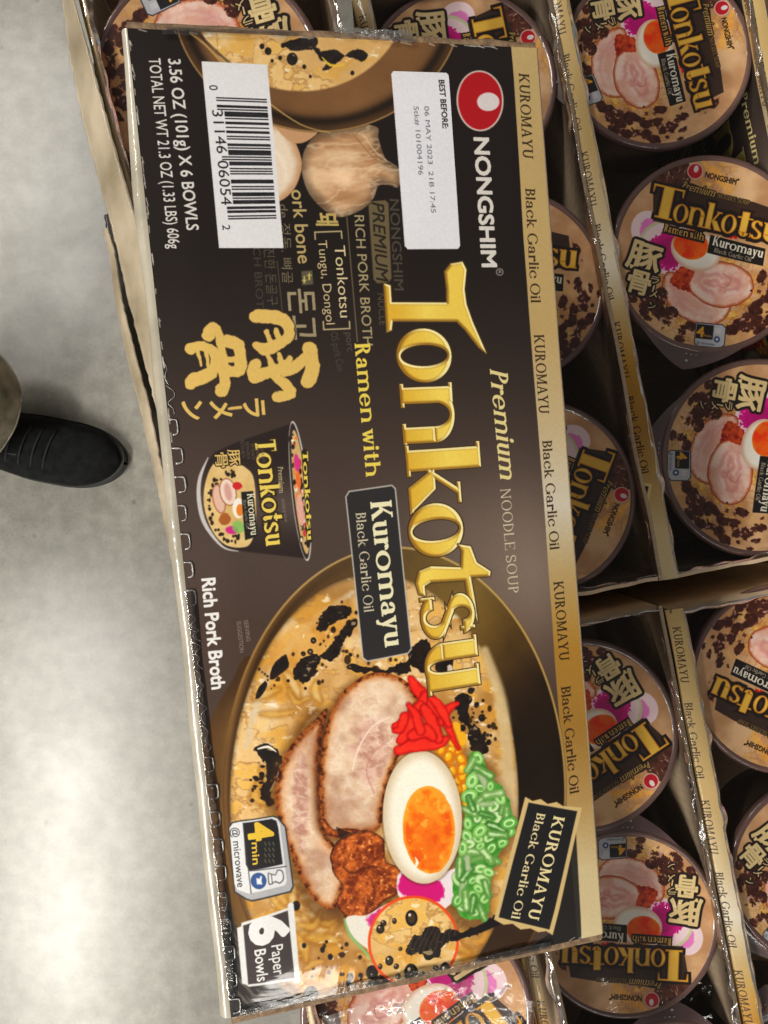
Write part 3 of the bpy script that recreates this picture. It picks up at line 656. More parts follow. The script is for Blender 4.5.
    a.serif('Premium', (489, 369), (499.4, 479), 9.4, (230, 212, 144), S=.19, t=.07, shear=.3, xh=.66, sp=.07)
    a.serif('NOODLE SOUP', (499.4, 489), (508, 593), 5.4, (216, 204, 172), S=.10, t=.045, sp=.12)
    a.serif('Ramen with', (354, 344), (365.5, 477), 7.6, (236, 210, 84), S=.20, t=.08, sp=.08)
    # the big word, letter by letter: (char, base start, base end, capital height in mm)
    W_ = {}
    def big(ch, p0, p1, h, **k):
        a.serif(ch, p0, p1, h, gd, S=k.get('S', .26), t=.05, xh=.70, sv=.06, outline=(64, 46, 26), ow=.45, bevel=gold_letter, sp=0)
    # T with its sweeping bar
    def mapped(pts): return pts
    T_sh = [(383, 284), (390, 286), (391, 303), (446, 303), (446, 290), (444, 272), (450, 264), (462, 262), (466, 270), (464, 290), (466, 305), (472, 322), (480, 340), (486, 354), (478, 348), (464, 330), (456, 322), (392, 322), (391, 331), (386, 333)]
    def goldp(x, y, d, sl): return gold_letter(d*.5, sm(385, 460, x), y)
    def bigpoly(pts, hole=None):
        a.poly(pts, (64, 46, 26), grow=1.0, edge=.8); a.poly(pts, goldp, edge=.6)
    bigpoly(T_sh)
    big('o', (395, 330), (399.5, 384), 38, S=.35); big('n', (398.6, 384.5), (403.2, 448), 38); big('k', (404, 446), (409.5, 513), 38.5)
    big('o', (406.5, 506), (412.0, 559.5), 38.5, S=.35)
    # t
    tp = [(415, 583), (418, 571), (430, 566), (460, 567), (461, 551), (457, 544), (470, 546), (476, 562), (490, 571), (489, 576), (470, 577), (474, 600), (477, 622), (468, 604), (464, 580), (430, 582), (424, 586), (425, 596), (418, 594)]
    bigpoly(tp)
    big('s', (418.5, 596), (423, 641), 39); big('u', (422.5, 641), (428, 696), 39.5)
    # plate 'Kuromayu'
    kb = [(349, 492), (391, 486), (394, 489), (410, 648), (407, 652), (367, 660), (363, 657), (346, 497)]
    a.poly(kb, (206, 200, 188), smooth=0, grow=1.2); a.poly(kb, (44, 42, 42), smooth=0)
    a.serif('Kuromayu', (369.6, 502), (384.5, 647), 10.6, (240, 232, 190), S=.22, t=.08, xh=.66, sp=.05)
    a.serif('Black Garlic Oil', (355, 513), (363.6, 612), 5.0, (212, 200, 168), S=.13, t=.06, sp=.07)
    a.text('Rich Pork Broth', (201.8, 579), (212, 689), 6.4, (232, 230, 226), bold=.035)
    a.text('SERVING', (243.5, 620), (246.5, 641), 2.1, (140, 130, 122)); a.text('SUGGESTION', (236.5, 621), (239.8, 652), 2.1, (140, 130, 122))
    # ---- little picture of one bowl
    a.poly([(291, 424), (270, 431), (240, 441), (215, 452), (204, 466), (199, 490), (201, 512), (210, 532), (224, 548), (250, 552), (306, 558)], lambda x, y, d, sl: mixc((40, 30, 28), (92, 78, 70), np.exp(-((y-505)/28.)**2)*.8), smooth=0, edge=1.2)
    a.line([(208, 458, 1), (200, 478, 3.5), (199, 500, 4.2), (205, 524, 4), (222, 546, 2.2), (238, 551, .8)], (196, 190, 186), smooth=5)
    a.poly([(216, 462), (206, 480), (204, 505), (212, 530), (226, 545), (244, 547), (252, 540), (256, 520), (254, 480), (246, 468), (236, 464)], lambda x, y, d, sl: mixc((206, 168, 98), (236, 204, 140), fbm(x, y, 10, 3, 4)), smooth=4)
    rn2 = random.Random(3)
    for k in range(46):
        t_ = rn2.uniform(1.2, 4.9); x = 231+21*math.cos(t_)+rn2.uniform(-2, 2); y = 506+33*math.sin(t_)+rn2.uniform(-3, 3); a.ell(x, y, rn2.uniform(.8, 2.2), rn2.uniform(.8, 2.4), (40, 28, 22))
    a.ell(219, 499, 5.5, 14, (150, 84, 46), th=-.2, wob=.5, grow=.9); a.ell(219, 499, 5.5, 14, (226, 182, 160), th=-.2, wob=.5, edge=1.5); a.ell(228, 492, 7.5, 13, (150, 84, 46), th=-.2, grow=.9); a.ell(228, 492, 7.5, 13, lambda x, y, d, sl: mixc((240, 214, 196), (214, 160, 148), sm(-2, -6, d)), th=-.2); a.ell(225, 519, 6, 6, (170, 92, 40), wob=1.2)
    a.ell(237, 486, 5, 4, (206, 40, 40), wob=1.5); a.ell(232, 530, 6, 4, (210, 40, 130), wob=1); a.ell(238, 527, 6, 6, (120, 190, 90), wob=1.5, alpha=.8)
    a.ell(238.5, 508, 6, 10, (248, 240, 226)); a.ell(240, 510, 3.8, 6, (232, 130, 40))
    a.poly([(241, 492), (253, 491), (257.5, 536), (245, 540)], (30, 28, 28)); a.serif('Kuromayu', (246.8, 494), (250.8, 535), 3.6, (236, 230, 196), S=.2, t=.1); a.text('Black Garlic Oil', (243, 500), (246, 528), 1.5, (170, 160, 140))
    a.serif('Tonkotsu', (254.5, 441), (266, 546), 9.6, (232, 204, 92), S=.26, t=.09, outline=(50, 36, 22), ow=.7, xh=.68)
    a.serif('Premium', (277.5, 467), (279, 493), 2.5, (176, 160, 120), S=.2, t=.12); a.text('NOODLE SOUP', (281, 499), (284, 522), 1.4, (140, 128, 110))
    for ch, p0, p1 in (('豚', (227, 450), (228.5, 466)), ('骨', (214.5, 453), (216, 468))): a.text(ch, p0, p1, 5.6, (226, 190, 110), bold=.02, capfit=False, outline=(40, 28, 20), ow=.5)
    for k in range(5): a.text('돈골 PORK BROTH', (240+k*5, 440+k*2), (242+k*5, 458+k), 1.6, (104, 92, 74))
    a.ell(299.6, 491, 8.6, 70, (206, 200, 194), th=-.105); a.ell(299.2, 491, 7.4, 68, (48, 38, 34), th=-.105)
    a.ell(300, 492, 6.2, 62, lambda x, y, d, sl: mixc((190, 150, 90), (232, 198, 132), fbm(x, y, 9, 3, 44, 16)), th=-.105)
    for k in range(60):
        t_ = rn2.uniform(-58, 58); x = 300+t_*.105+rn2.uniform(-5, 4); y = 492+t_; c = rn2.choice([(40, 28, 22), (40, 28, 22), (206, 60, 60), (60, 44, 30), (236, 120, 60), (244, 232, 210)])
        a.ell(x, y, rn2.uniform(.8, 2.2), rn2.uniform(1, 4), c)
    a.ell(296.5, 463, 2.6, 9, (214, 50, 140), th=-.1); a.ell(298, 480, 2.4, 9, (240, 110, 40), th=-.1); a.ell(300, 510, 3.4, 16, (226, 170, 152), th=-.1)
    a.line([(304, 452, 5.4), (309, 540, 5.4)], (40, 32, 24)); a.serif('Tonkotsu', (302, 452), (307, 540), 2.6, (238, 210, 84), S=.28, t=.14)
    # ---- round-cornered badge '4 min'
    Z = lambda x, y: (200+x/3.491, 780+y/3.491)
    a.poly([Z(*q) for q in [(100, 165), (112, 146), (135, 140), (255, 122), (272, 127), (298, 160), (325, 365), (316, 385), (180, 418), (160, 412), (120, 388)]], (50, 48, 50), grow=.5)
    a.poly([Z(*q) for q in [(103, 165), (114, 149), (136, 143), (254, 125), (270, 130), (295, 160), (322, 365), (313, 382), (180, 414), (162, 409), (123, 386)]], (182, 182, 184))
    a.poly([Z(*q) for q in [(103, 166), (114, 149), (136, 143), (252, 125), (268, 130), (278, 150), (302, 345), (296, 362), (170, 392), (130, 380), (120, 360)]], (232, 232, 232), edge=.6)
    a.poly([Z(*q) for q in [(150, 146), (250, 131), (266, 138), (272, 160), (288, 288), (172, 312), (160, 290)]], (34, 32, 34))
    a.text('4', Z(168, 152), Z(173, 208), 11.5, (238, 196, 60), bold=.05); a.text('min', Z(180, 214), Z(184, 290), 3.6, (238, 196, 60), bold=.03)
    for j in range(3):
        for i in range(4): a.line([Z(225+j*14, 212+i*20), Z(230+j*14, 222+i*20)], (120, 116, 84), w=.8)
    a.line([Z(150, 148), Z(178, 390)], (60, 58, 60), w=.8); a.line([Z(172, 312), Z(300, 296)], (60, 58, 60), w=.9)
    a.text('@ microwave', Z(110, 165), Z(131, 372), 3.6, (44, 42, 44), bold=.008)
    a.ell(*Z(204, 346), 7.8, 8.2, (44, 74, 128)); a.ell(*Z(204, 346), 6.6, 7, (52, 88, 150)); a.poly([Z(*q) for q in [(196, 336), (208, 338), (210, 328), (216, 330), (214, 345), (217, 358), (198, 358)]], (240, 240, 240))
    a.poly([Z(*q) for q in [(236, 322), (240, 318), (262, 324), (268, 308), (286, 310), (292, 330), (290, 345), (276, 356), (262, 350), (246, 360), (238, 354)]], (60, 60, 62), smooth=2); a.poly([Z(*q) for q in [(239, 324), (242, 321), (263, 327), (270, 311), (284, 313), (289, 330), (287, 343), (276, 352), (262, 346), (248, 356), (241, 352)]], (238, 238, 238), smooth=2)
    a.line([Z(248, 322), Z(252, 356)], (80, 80, 82), w=.8)
    # ---- sign '6 Paper Bowls'
    Z = lambda x, y: (180+x/5.486, 890+y/5.486)
    a.poly([Z(*q) for q in [(312, 205), (335, 195), (338, 175), (588, 90), (593, 66), (606, 58), (622, 66), (658, 495), (645, 508), (628, 505), (618, 490), (378, 527), (362, 516), (340, 510)]], (234, 233, 230))
    a.poly([Z(*q) for q in [(346, 190), (590, 104), (628, 476), (374, 514)]], (66, 56, 56))
    a.text('6', Z(388, 162), Z(398, 292), 17.5, (240, 238, 236), bold=.06)
    a.text('Paper', Z(500, 298), Z(514, 462), 5.8, (236, 234, 232), bold=.012); a.text('Bowls', Z(408, 325), Z(424, 498), 5.6, (236, 234, 232), bold=.018)
    # ---- slanted sign 'KUROMAYU'
    tg = [(525, 797), (532, 801), (540, 799), (547, 804), (556, 802), (562, 806), (581, 808), (552, 934), (546, 930), (538, 931), (530, 927), (520, 928), (512, 922), (503, 923), (494, 918)]
    a.poly([(575, 820), (582, 950), (520, 955), (548, 934)], (30, 27, 26), alpha=.9)
    a.poly(tg, (216, 186, 124), grow=.6); a.poly([(528, 802), (577, 811), (549, 929), (498, 916)], (28, 27, 28))
    a.serif('KUROMAYU', (553.5, 815), (526.5, 918), 6.6, (240, 222, 164), S=.18, t=.08, sp=.07)
    a.serif('Black Garlic Oil', (536.5, 812), (510, 917), 5.0, (234, 216, 162), S=.16, t=.07, sp=.06)
    # right of the slanted sign the band is printed over it
    a.poly([(572, 860), (577.5, 941), (604, 935), (598, 860)], bandc, edge=.5) if False else None
    # ---- paper sticker
    st = [(393, 72.2), (445, 74.0), (448, 77), (460, 246), (457.5, 249.5), (407, 250), (404.2, 247), (390.8, 75)]
    a.poly(st, (226, 225, 230), edge=.4)
    a.text('BEST BEFORE:', (437.6, 82), (441.6, 130), 3.0, (24, 24, 28), bold=.03)
    a.text('06 MAY 2023  21B 17:45', (423.2, 108), (430.3, 214), 2.5, (96, 98, 112)); a.text('Stk# 101004196', (412.7, 108), (417.6, 176.5), 2.6, (104, 106, 118))
    # worn flecks where the card is folded
    for k in range(70):
        e = rn2.choice([0, 1, 2, 2]); t_ = rn2.random()
        if e == 2: q = [(t_*LB*.4, .5, .5), (t_*LB*.4+rn2.uniform(.5, 5), rn2.uniform(.3, 1.3), .4)]
        else: x0 = .4 if e == 0 else LB-.4; q = [(x0, t_*WB, .5), (x0+(rn2.uniform(0, 1.2) if e == 0 else -rn2.uniform(0, 1.2)), t_*WB+rn2.uniform(.5, 6), .4)]
        a.line(q, (212, 206, 196), second=False, edge=.3, alpha=.8)
    # paper grain
    a.im *= (.97+.06*fbm(X, Y, .8, 2, 7))[..., None]
    return a
# ------------------------------------------------------------------ print on the bowl lid (unit disc, y up)
def paint_lid(res=320):
    a = Art(2.04, 2.04, res, -1.02, -1.02, (214, 160, 116))
    th = math.radians(12.2); c_, s_ = math.cos(th), math.sin(th)
    def Z(x, y):                                # reading frame of the lid -> disc
        u, v = (x-498)/457., (y-475)/457.
        return (u*c_+v*s_, -(-u*s_+v*c_))
    M = np.array([[c_/457, s_/457, -(498*c_+475*s_)/457], [s_/457, -c_/457, (-498*s_+475*c_)/457], [0, 0, 1]])
    a.second(np.linalg.inv(M), M)
    X, Y = a.X, a.Y; P, Q_ = a.P, a.Q
    n = fbm(P, Q_, 160, 5, 2); n2 = fbm(P+60*n, Q_, 34, 5, 9, 22)
    c = mixc((194, 152, 114), (222, 188, 150), sm(.3, .7, n))
    core = np.exp(-((((P-490)/300)**2+((Q_-640)/215)**2)**2))+.8*np.exp(-((((P-540)/90)**2+((Q_-130)/70)**2)**2))
    k = sm(.42, .62, n2)*np.clip(core, 0, 1)
    c = c*(1-k[..., None])+mixc((214, 148, 58), (240, 208, 124), sm(.5, .75, n2))*k[..., None]
    k = sm(.06, 0, np.abs(fbm(P, Q_, 30, 4, 14)-.5))*.5*np.clip(core, 0, 1)
    c = c*(1-k[..., None])+srgb((150, 84, 30))*k[..., None]
    a.im[:] = c
    O = lambda seed: (lambda x, y, d, sl: (lambda q: mixc((44, 22, 18), (112, 66, 52), q)*(1-sm(.72, .78, q)[..., None]*.7)+srgb((226, 190, 176))*sm(.72, .78, q)[..., None]*.7)(fbm(x, y, 22, 3, seed)))
    rn = random.Random(11)
    # top-left dark soup
    a.poly([(205, 150), (230, 105), (290, 60), (360, 40), (400, 50), (400, 160), (340, 170), (250, 150)], lambda x, y, d, sl: mixc((52, 28, 24), (128, 82, 66), fbm(x, y, 20, 4, 3)), smooth=3, wob=16, wobs=30, edge=4)
    for k in range(14):
        x, y = rn.uniform(230, 395), rn.uniform(70, 150); a.line([(x, y, 1), (x+rn.uniform(-8, 8), y-rn.uniform(6, 26), 4)], (206, 178, 160), alpha=.8, edge=1.5)
    a.line([(470, 60, 20), (540, 120, 50), (590, 190, 24)], lambda x, y, d, sl: mixc((222, 150, 60), (246, 206, 130), fbm(x, y, 24, 4, 6)), smooth=4, wob=14, edge=8, alpha=.8)
    # radish slices
    wh = (240, 218, 222)
    a.ell(214, 360, 76, 84, wh, edge=2); a.ell(226, 362, 44, 54, (226, 120, 196), wob=14, wobs=12, edge=6, alpha=.8)
    a.ell(308, 440, 136, 124, (206, 208, 170), edge=2); a.ell(312, 446, 128, 118, wh, edge=3); a.ell(318, 456, 88, 88, (196, 18, 132), wob=26, wobs=14, edge=4); a.ell(320, 460, 62, 62, (176, 8, 118), wob=12, edge=8)
    # ginger + pork
    a.line([(560, 345, 30), (600, 385, 34), (660, 370, 30), (690, 400, 20)], (206, 30, 34), smooth=4, wob=10)
    def pk(seed, cen):
        f = pork(seed, cen, light=(238, 196, 186), pink=(214, 142, 142), brown=(190, 96, 62), rim=20)
        return lambda x, y, d, sl: f(x, y, d, sl)
    sl_ = lambda cx, cy, rx, ry, tt, seed: a.ell(cx, cy, rx, ry, lambda x, y, d, s2: pork_lid(x, y, d, seed, cx, cy), th=tt, wob=5, wobs=40, edge=1.5)
    def pork_lid(x, y, d, seed, cx, cy):
        m = fbm(x, y, 50, 4, seed); m2 = fbm(x, y, 12, 3, seed+3)
        c = mixc((226, 182, 164), (240, 216, 204), sm(.3, .7, m))
        ang = np.arctan2(y-cy, x-cx); sw = .5+.5*np.sin(d*.11+m*7+ang*1.2)
        k = sm(-26, -60, d)*.75*sw; c = c*(1-k[..., None])+mixc((204, 140, 138), (224, 170, 164), m2)*k[..., None]
        b = sm(-17, -3, d+(m2-.5)*10); c = c*(1-b[..., None]*.9)+mixc((150, 68, 40), (206, 122, 78), m2)*b[..., None]*.9
        e = sm(-5, 0, d)*.8; return c*(1-e[..., None])+srgb((120, 48, 28))*e[..., None]
    a.poly([(300, 560), (282, 620), (300, 690), (350, 750), (430, 790), (510, 800), (570, 770), (600, 700), (520, 690), (420, 640), (380, 580), (340, 555)], lambda x, y, d, s2: pork_lid(x, y, d, 31, 420, 670), smooth=4, wob=4, edge=1.5)
    sl_(552, 610, 152, 106, .12, 37)
    a.poly([(318, 600), (340, 560), (380, 525), (430, 540), (425, 575), (408, 610), (420, 650), (390, 640), (350, 628)], lambda x, y, d, sl: mixc((132, 36, 18), (206, 92, 50), sm(.3, .7, fbm(x, y, 26, 4, 8))), smooth=4, wob=6)
    a.line([(560, 560, 4), (600, 590, 6), (570, 625, 6), (530, 600, 4)], (196, 126, 124), smooth=5, alpha=.7, edge=3)
    # egg
    a.ell(438, 455, 118, 92, lambda x, y, d, sl: mixc((214, 190, 168), (250, 242, 230), sm(0, -26, d)), th=.35, edge=1.5)
    a.ell(415, 428, 82, 68, lambda x, y, d, sl: mixc((226, 62, 10), (252, 140, 50), np.clip(sm(.3, .7, fbm(x, y, 40, 4, 3))*.6+sm(-14, 0, d)*.5, 0, 1)), th=.3, edge=1.5)
    # dark garlic bits around the lower rim
    for k in range(210):
        an = rn.choice([rn.gauss(.78, .42), rn.gauss(2.35, .22)]); r = rn.gauss(340, 40)
        x, y = 498+r*math.cos(an), 475+r*math.sin(an)
        if (420 < x < 600 and y > 770) or ((x-500)/215)**2+((y-635)/170)**2 < 1: continue
        s2 = rn.choice([rn.uniform(4, 10), rn.uniform(10, 26)]); a.ell(x, y, s2*1.3, s2*rn.uniform(.5, 1.0), O(k % 7), th=an+1.57, wob=9, wobs=12, edge=3)
    for x, y in [(370, 210), (560, 880), (150, 420), (330, 905), (690, 640)]: a.ell(x, y, 5, 5, (60, 20, 14))
    lum = a.im.mean(-1, keepdims=True); a.im = np.clip(lum+(a.im-lum)*1.12, 0, 1); a.im = np.clip((a.im-.5)*1.12+.5, 0, 1)
    # dark banner and titles
    a.poly([(290, 150), (420, 150), (560, 205), (700, 235), (800, 270), (800, 430), (640, 395), (500, 370), (350, 345), (240, 322), (240, 180)], (62, 42, 34), smooth=0, edge=2)
    a.ell(432, 96, 37, 37, (228, 190, 180)); a.ell(432, 96, 32, 32, (196, 20, 36)); a.ell(436, 86, 11, 16, (240, 228, 228), th=.2)
    sc = 1/457.
    a.text('NONGSHIM', (476, 122), (618, 157), 26*sc, (30, 22, 22), bold=.03); a.ell(630, 134, 5, 5, (30, 22, 22))
    gold = (226, 166, 52)
    a.serif('Premium', (368, 174), (520, 212), 36*sc, (196, 160, 84), S=.2, t=.09, shear=.25, outline=(40, 28, 20), ow=4*sc)
    a.serif('NOODLE SOUP', (534, 214), (680, 250), 20*sc, (170, 136, 74), S=.15, t=.08, outline=(40, 28, 20), ow=3*sc)
    dk = (34, 24, 20)
    bl = lambda t: (226+t*(838-226), 300+t*(432-300)*1.0)
    for pas in (0, 1):
        for ch, t0, t1, h in (('T', -.02, .215, 150), ('o', .16, .275, 118), ('n', .275, .40, 118), ('k', .40, .53, 122), ('o', .52, .635, 118), ('t', .63, .735, 122), ('s', .735, .83, 118), ('u', .83, .97, 118)):
            kw = dict(S=.27, t=.07, xh=.72, sv=.05, sp=0)
            if pas == 0: a.serif(ch, bl(t0), bl(t1), h*sc, dk, outline=dk, ow=11*sc, **kw)
            else: a.serif(ch, bl(t0), bl(t1), h*sc, gold, bevel=lambda d, v, u: mixc((206, 128, 26), (250, 200, 74), sm(-.0, -.014, d)), **kw)
    a.serif('Ramen with', (290, 368), (472, 412), 36*sc, (222, 176, 84), S=.24, t=.1, outline=dk, ow=6*sc)
    a.poly([(505, 384), (757, 448), (745, 528), (490, 466)], (26, 22, 22), edge=1.5)
    a.serif('Kuromayu', (512, 430), (742, 490), 46*sc, (242, 236, 216), S=.24, t=.09, xh=.64)
    a.serif('Black Garlic Oil', (520, 462), (690, 507), 21*sc, (180, 168, 146), S=.17, t=.1)
    # brush signs
    cr = (234, 208, 150)
    for ch, p0, p1, h in (('豚', (112, 528), (256, 572), 128), ('骨', (112, 640), (214, 668), 104)):
        a.text(ch, p0, p1, h*sc, cr, bold=.035, capfit=False, outline=(30, 20, 16), ow=11*sc)
    for ch, p0, p1, h in (('ラ', (226, 604), (266, 612), 32), ('メ', (222, 668), (256, 676), 34), ('ン', (214, 720), (246, 730), 30)):
        a.text(ch, p0, p1, h*sc, cr, bold=.02, capfit=False, outline=(30, 20, 16), ow=7*sc)
    a.line([(246, 620, 8), (238, 644, 6)], (30, 20, 16), grow=6); a.line([(246, 620, 8), (238, 644, 6)], cr)
    # badge
    a.poly([(438, 786), (560, 796), (574, 812), (566, 890), (548, 906), (440, 896), (428, 880)], (70, 66, 70), smooth=0, grow=2)
    a.poly([(440, 789), (558, 799), (571, 813), (563, 888), (546, 902), (442, 892), (431, 879)], (196, 198, 206)); a.poly([(442, 792), (520, 800), (512, 866), (434, 858)], (26, 24, 26))
    a.text('4', (440, 848), (470, 852), 46*sc, (238, 168, 40), bold=.05); a.text('min', (472, 850), (506, 856), 13*sc, (220, 160, 60), bold=.03)
    a.ell(532, 864, 14, 15, (54, 78, 130)); a.ell(532, 864, 6, 7, (220, 220, 226)); a.poly([(524, 812), (552, 816), (548, 840), (520, 836)], (214, 214, 220)); a.text('@ microwave', (438, 884), (520, 894), 14*sc, (70, 72, 84), bold=.02)
    a.text('SERVING', (348, 852), (408, 860), 8*sc, (120, 80, 50)); a.text('SUGGESTION', (344, 866), (410, 874), 8*sc, (120, 80, 50))
    a.im *= (.97+.06*fbm(X, Y, .006, 2, 7))[..., None]
    return a
# ================================================================== materials
def nodes_of(name):
    m = bpy.data.materials.new(name); m.use_nodes = True
    nt = m.node_tree; return m, nt, nt.nodes['Principled BSDF']
def N(nt, kind, **k):
    n = nt.nodes.new(kind)
    for a, v in k.items():
        if a in n.inputs: n.inputs[a].default_value = v
        else: setattr(n, a, v)
    return n
def lin(c): return tuple(((v/255.)/12.92 if v/255. <= .04045 else ((v/255.+.055)/1.055)**2.4) for v in c)+(1,)
def bump(nt, b, scale, strength, dist=.001, detail=4, target='Normal', dist_w=.5, vec=None):
    tc = N(nt, 'ShaderNodeTexCoord'); no = N(nt, 'ShaderNodeTexNoise'); no.inputs['Scale'].default_value = scale; no.inputs['Detail'].default_value = detail
    no.inputs['Distortion'].default_value = dist_w
    if vec:
        mp = N(nt, 'ShaderNodeMapping'); mp.inputs['Scale'].default_value = vec; nt.links.new(tc.outputs['Object'], mp.inputs[0]); nt.links.new(mp.outputs[0], no.inputs['Vector'])
    else: nt.links.new(tc.outputs['Object'], no.inputs['Vector'])
    bm_ = N(nt, 'ShaderNodeBump'); bm_.inputs['Strength'].default_value = strength; bm_.inputs['Distance'].default_value = dist
    nt.links.new(no.outputs['Fac'], bm_.inputs['Height']); nt.links.new(bm_.outputs[0], b.inputs[target]); return no
def plain(name, c, c2=None, rough=.6, scale=30, coat=0, bs=.3, bscale=200, bdist=.0006, spec=.5, detail=6, vec=None):
    m, nt, b = nodes_of(name)
    b.inputs['Roughness'].default_value = rough; b.inputs['Specular IOR Level'].default_value = spec
    if c2:
        tc = N(nt, 'ShaderNodeTexCoord'); no = N(nt, 'ShaderNodeTexNoise'); no.inputs['Scale'].default_value = scale; no.inputs['Detail'].default_value = detail
        if vec:
            mp = N(nt, 'ShaderNodeMapping'); mp.inputs['Scale'].default_value = vec; nt.links.new(tc.outputs['Object'], mp.inputs[0]); nt.links.new(mp.outputs[0], no.inputs['Vector'])
        else: nt.links.new(tc.outputs['Object'], no.inputs['Vector'])
        r = N(nt, 'ShaderNodeValToRGB'); r.color_ramp.elements[0].color = lin(c); r.color_ramp.elements[1].color = lin(c2); r.color_ramp.elements[0].position = .3; r.color_ramp.elements[1].position = .7
        nt.links.new(no.outputs['Fac'], r.inputs[0]); nt.links.new(r.outputs[0], b.inputs['Base Color'])
    else: b.inputs['Base Color'].default_value = lin(c)
    if bs: bump(nt, b, bscale, bs, bdist)
    if coat:
        b.inputs['Coat Weight'].default_value = coat; b.inputs['Coat Roughness'].default_value = .06
        bump(nt, b, 22, .5, .004, 3, 'Coat Normal', 1.2)
    return m
def printed(name, img, rough=.5, coat=.6, cscale=18, cstr=.35, cdist=.003, crough=.08):
    m, nt, b = nodes_of(name)
    t = N(nt, 'ShaderNodeTexImage'); t.image = img; t.interpolation = 'Cubic'; t.extension = 'EXTEND'
    nt.links.new(t.outputs[0], b.inputs['Base Color']); b.inputs['Roughness'].default_value = rough; b.inputs['Specular IOR Level'].default_value = .25
    b.inputs['Coat Weight'].default_value = coat; b.inputs['Coat Roughness'].default_value = crough
    if coat: bump(nt, b, cscale, cstr, cdist, 4, 'Coat Normal', 1.5)
    return m
def film(name, haze=.10, scale=40, st=.8, dist=.004, tint=(236, 234, 230), rough=.12, shine=1.):
    """clear shrink film: mostly lets light through, shines, and turns milky in the folds"""
    m, nt, b = nodes_of(name); nt.nodes.remove(b); out = nt.nodes['Material Output']
    tr = N(nt, 'ShaderNodeBsdfTransparent'); gl = N(nt, 'ShaderNodeBsdfGlossy'); gl.inputs['Roughness'].default_value = rough; gl.inputs['Color'].default_value = (1, 1, 1, 1)
    df = N(nt, 'ShaderNodeBsdfDiffuse'); df.inputs['Color'].default_value = lin(tint)
    fr = N(nt, 'ShaderNodeFresnel'); fr.inputs['IOR'].default_value = 1.45
    no = bump(nt, gl, scale, st, dist, 5, 'Normal', 1.8)
    mu = N(nt, 'ShaderNodeMath', operation='MULTIPLY'); mu.inputs[1].default_value = shine; nt.links.new(fr.outputs[0], mu.inputs[0])
    m1 = N(nt, 'ShaderNodeMixShader'); nt.links.new(mu.outputs[0], m1.inputs[0]); nt.links.new(tr.outputs[0], m1.inputs[1]); nt.links.new(gl.outputs[0], m1.inputs[2])
    mr = N(nt, 'ShaderNodeMapRange'); mr.inputs['From Min'].default_value = .52; mr.inputs['From Max'].default_value = .78; mr.inputs['To Min'].default_value = haze*.12; mr.inputs['To Max'].default_value = haze
    nt.links.new(no.outputs['Fac'], mr.inputs['Value'])
    m2 = N(nt, 'ShaderNodeMixShader'); nt.links.new(mr.outputs[0], m2.inputs[0]); nt.links.new(m1.outputs[0], m2.inputs[1]); nt.links.new(df.outputs[0], m2.inputs[2])
    nt.links.new(m2.outputs[0], out.inputs['Surface']); return m

# ================================================================== mesh helpers
def link_mesh(name, bm, mats, parent=None, smooth=True, loc=None):
    me = bpy.data.meshes.new(name); bm.normal_update(); bm.to_mesh(me); bm.free()
    for m in (mats if isinstance(mats, (list, tuple)) else [mats]): me.materials.append(m)
    if smooth:
        for p in me.polygons: p.use_smooth = True
    o = bpy.data.objects.new(name, me); COL.objects.link(o)
    if parent: o.parent = parent
    if loc: o.location = loc
    return o
def tag(o, label=None, cat=None, group=None, kind=None):
    for k, v in (('label', label), ('category', cat), ('group', group), ('kind', kind)):
        if v: o[k] = v
    return o
def empty(name, loc=(0, 0, 0), rz=0):
    o = bpy.data.objects.new(name, None); o.location = loc; o.rotation_euler = (0, 0, rz); o.empty_display_size = .05; COL.objects.link(o); return o
def grid_mesh(bm, f, nu, nv, uv=None, mat=0, flip=False):
    vs = [[bm.verts.new(f(i/nu, j/nv)) for j in range(nv+1)] for i in range(nu+1)]
    lay = bm.loops.layers.uv.verify() if uv else None
    for i in range(nu):
        for j in range(nv):
            q = [(i, j), (i+1, j), (i+1, j+1), (i, j+1)]
            if flip: q = q[::-1]
            fc = bm.faces.new([vs[a][b] for a, b in q]); fc.material_index = mat
            if uv:
                for l, (a, b) in zip(fc.loops, q): l[lay].uv = uv(a/nu, b/nv)
    return vs
def box(bm, x0, y0, z0, x1, y1, z1, bev=0, mat=0):
    r = bmesh.ops.create_cube(bm, size=1)
    bmesh.ops.scale(bm, vec=(x1-x0, y1-y0, z1-z0), verts=r['verts']); bmesh.ops.translate(bm, vec=((x0+x1)/2, (y0+y1)/2, (z0+z1)/2), verts=r['verts'])
    es = list({e for v in r['verts'] for e in v.link_edges})
    for f in {f for v in r['verts'] for f in v.link_faces}: f.material_index = mat
    if bev: bmesh.ops.bevel(bm, geom=es, offset=bev, segments=2, affect='EDGES')
def tube(bm, pts, r, seg=6, mat=0):
    pts = [Vector(p) for p in pts]; rings = []
    for i, p in enumerate(pts):
        d = (pts[min(i+1, len(pts)-1)]-pts[max(i-1, 0)]).normalized()
        a = d.cross(Vector((0, 0, 1)));  a = a.normalized() if a.length > 1e-3 else Vector((1, 0, 0)); b = d.cross(a)
        rr = r[i] if isinstance(r, (list, tuple)) else r
        rings.append([bm.verts.new(p+(a*math.cos(t)+b*math.sin(t))*rr) for t in [2*PI*k/seg for k in range(seg)]])
    for A_, B_ in zip(rings[:-1], rings[1:]):
        for k in range(seg): bm.faces.new([A_[k], A_[(k+1) % seg], B_[(k+1) % seg], B_[k]]).material_index = mat
    bm.faces.new(rings[0][::-1]); bm.faces.new(rings[-1])
from mathutils import noise as mn
def nz(x, y, z=0., s=1.): return mn.noise(Vector((x*s, y*s, z)))

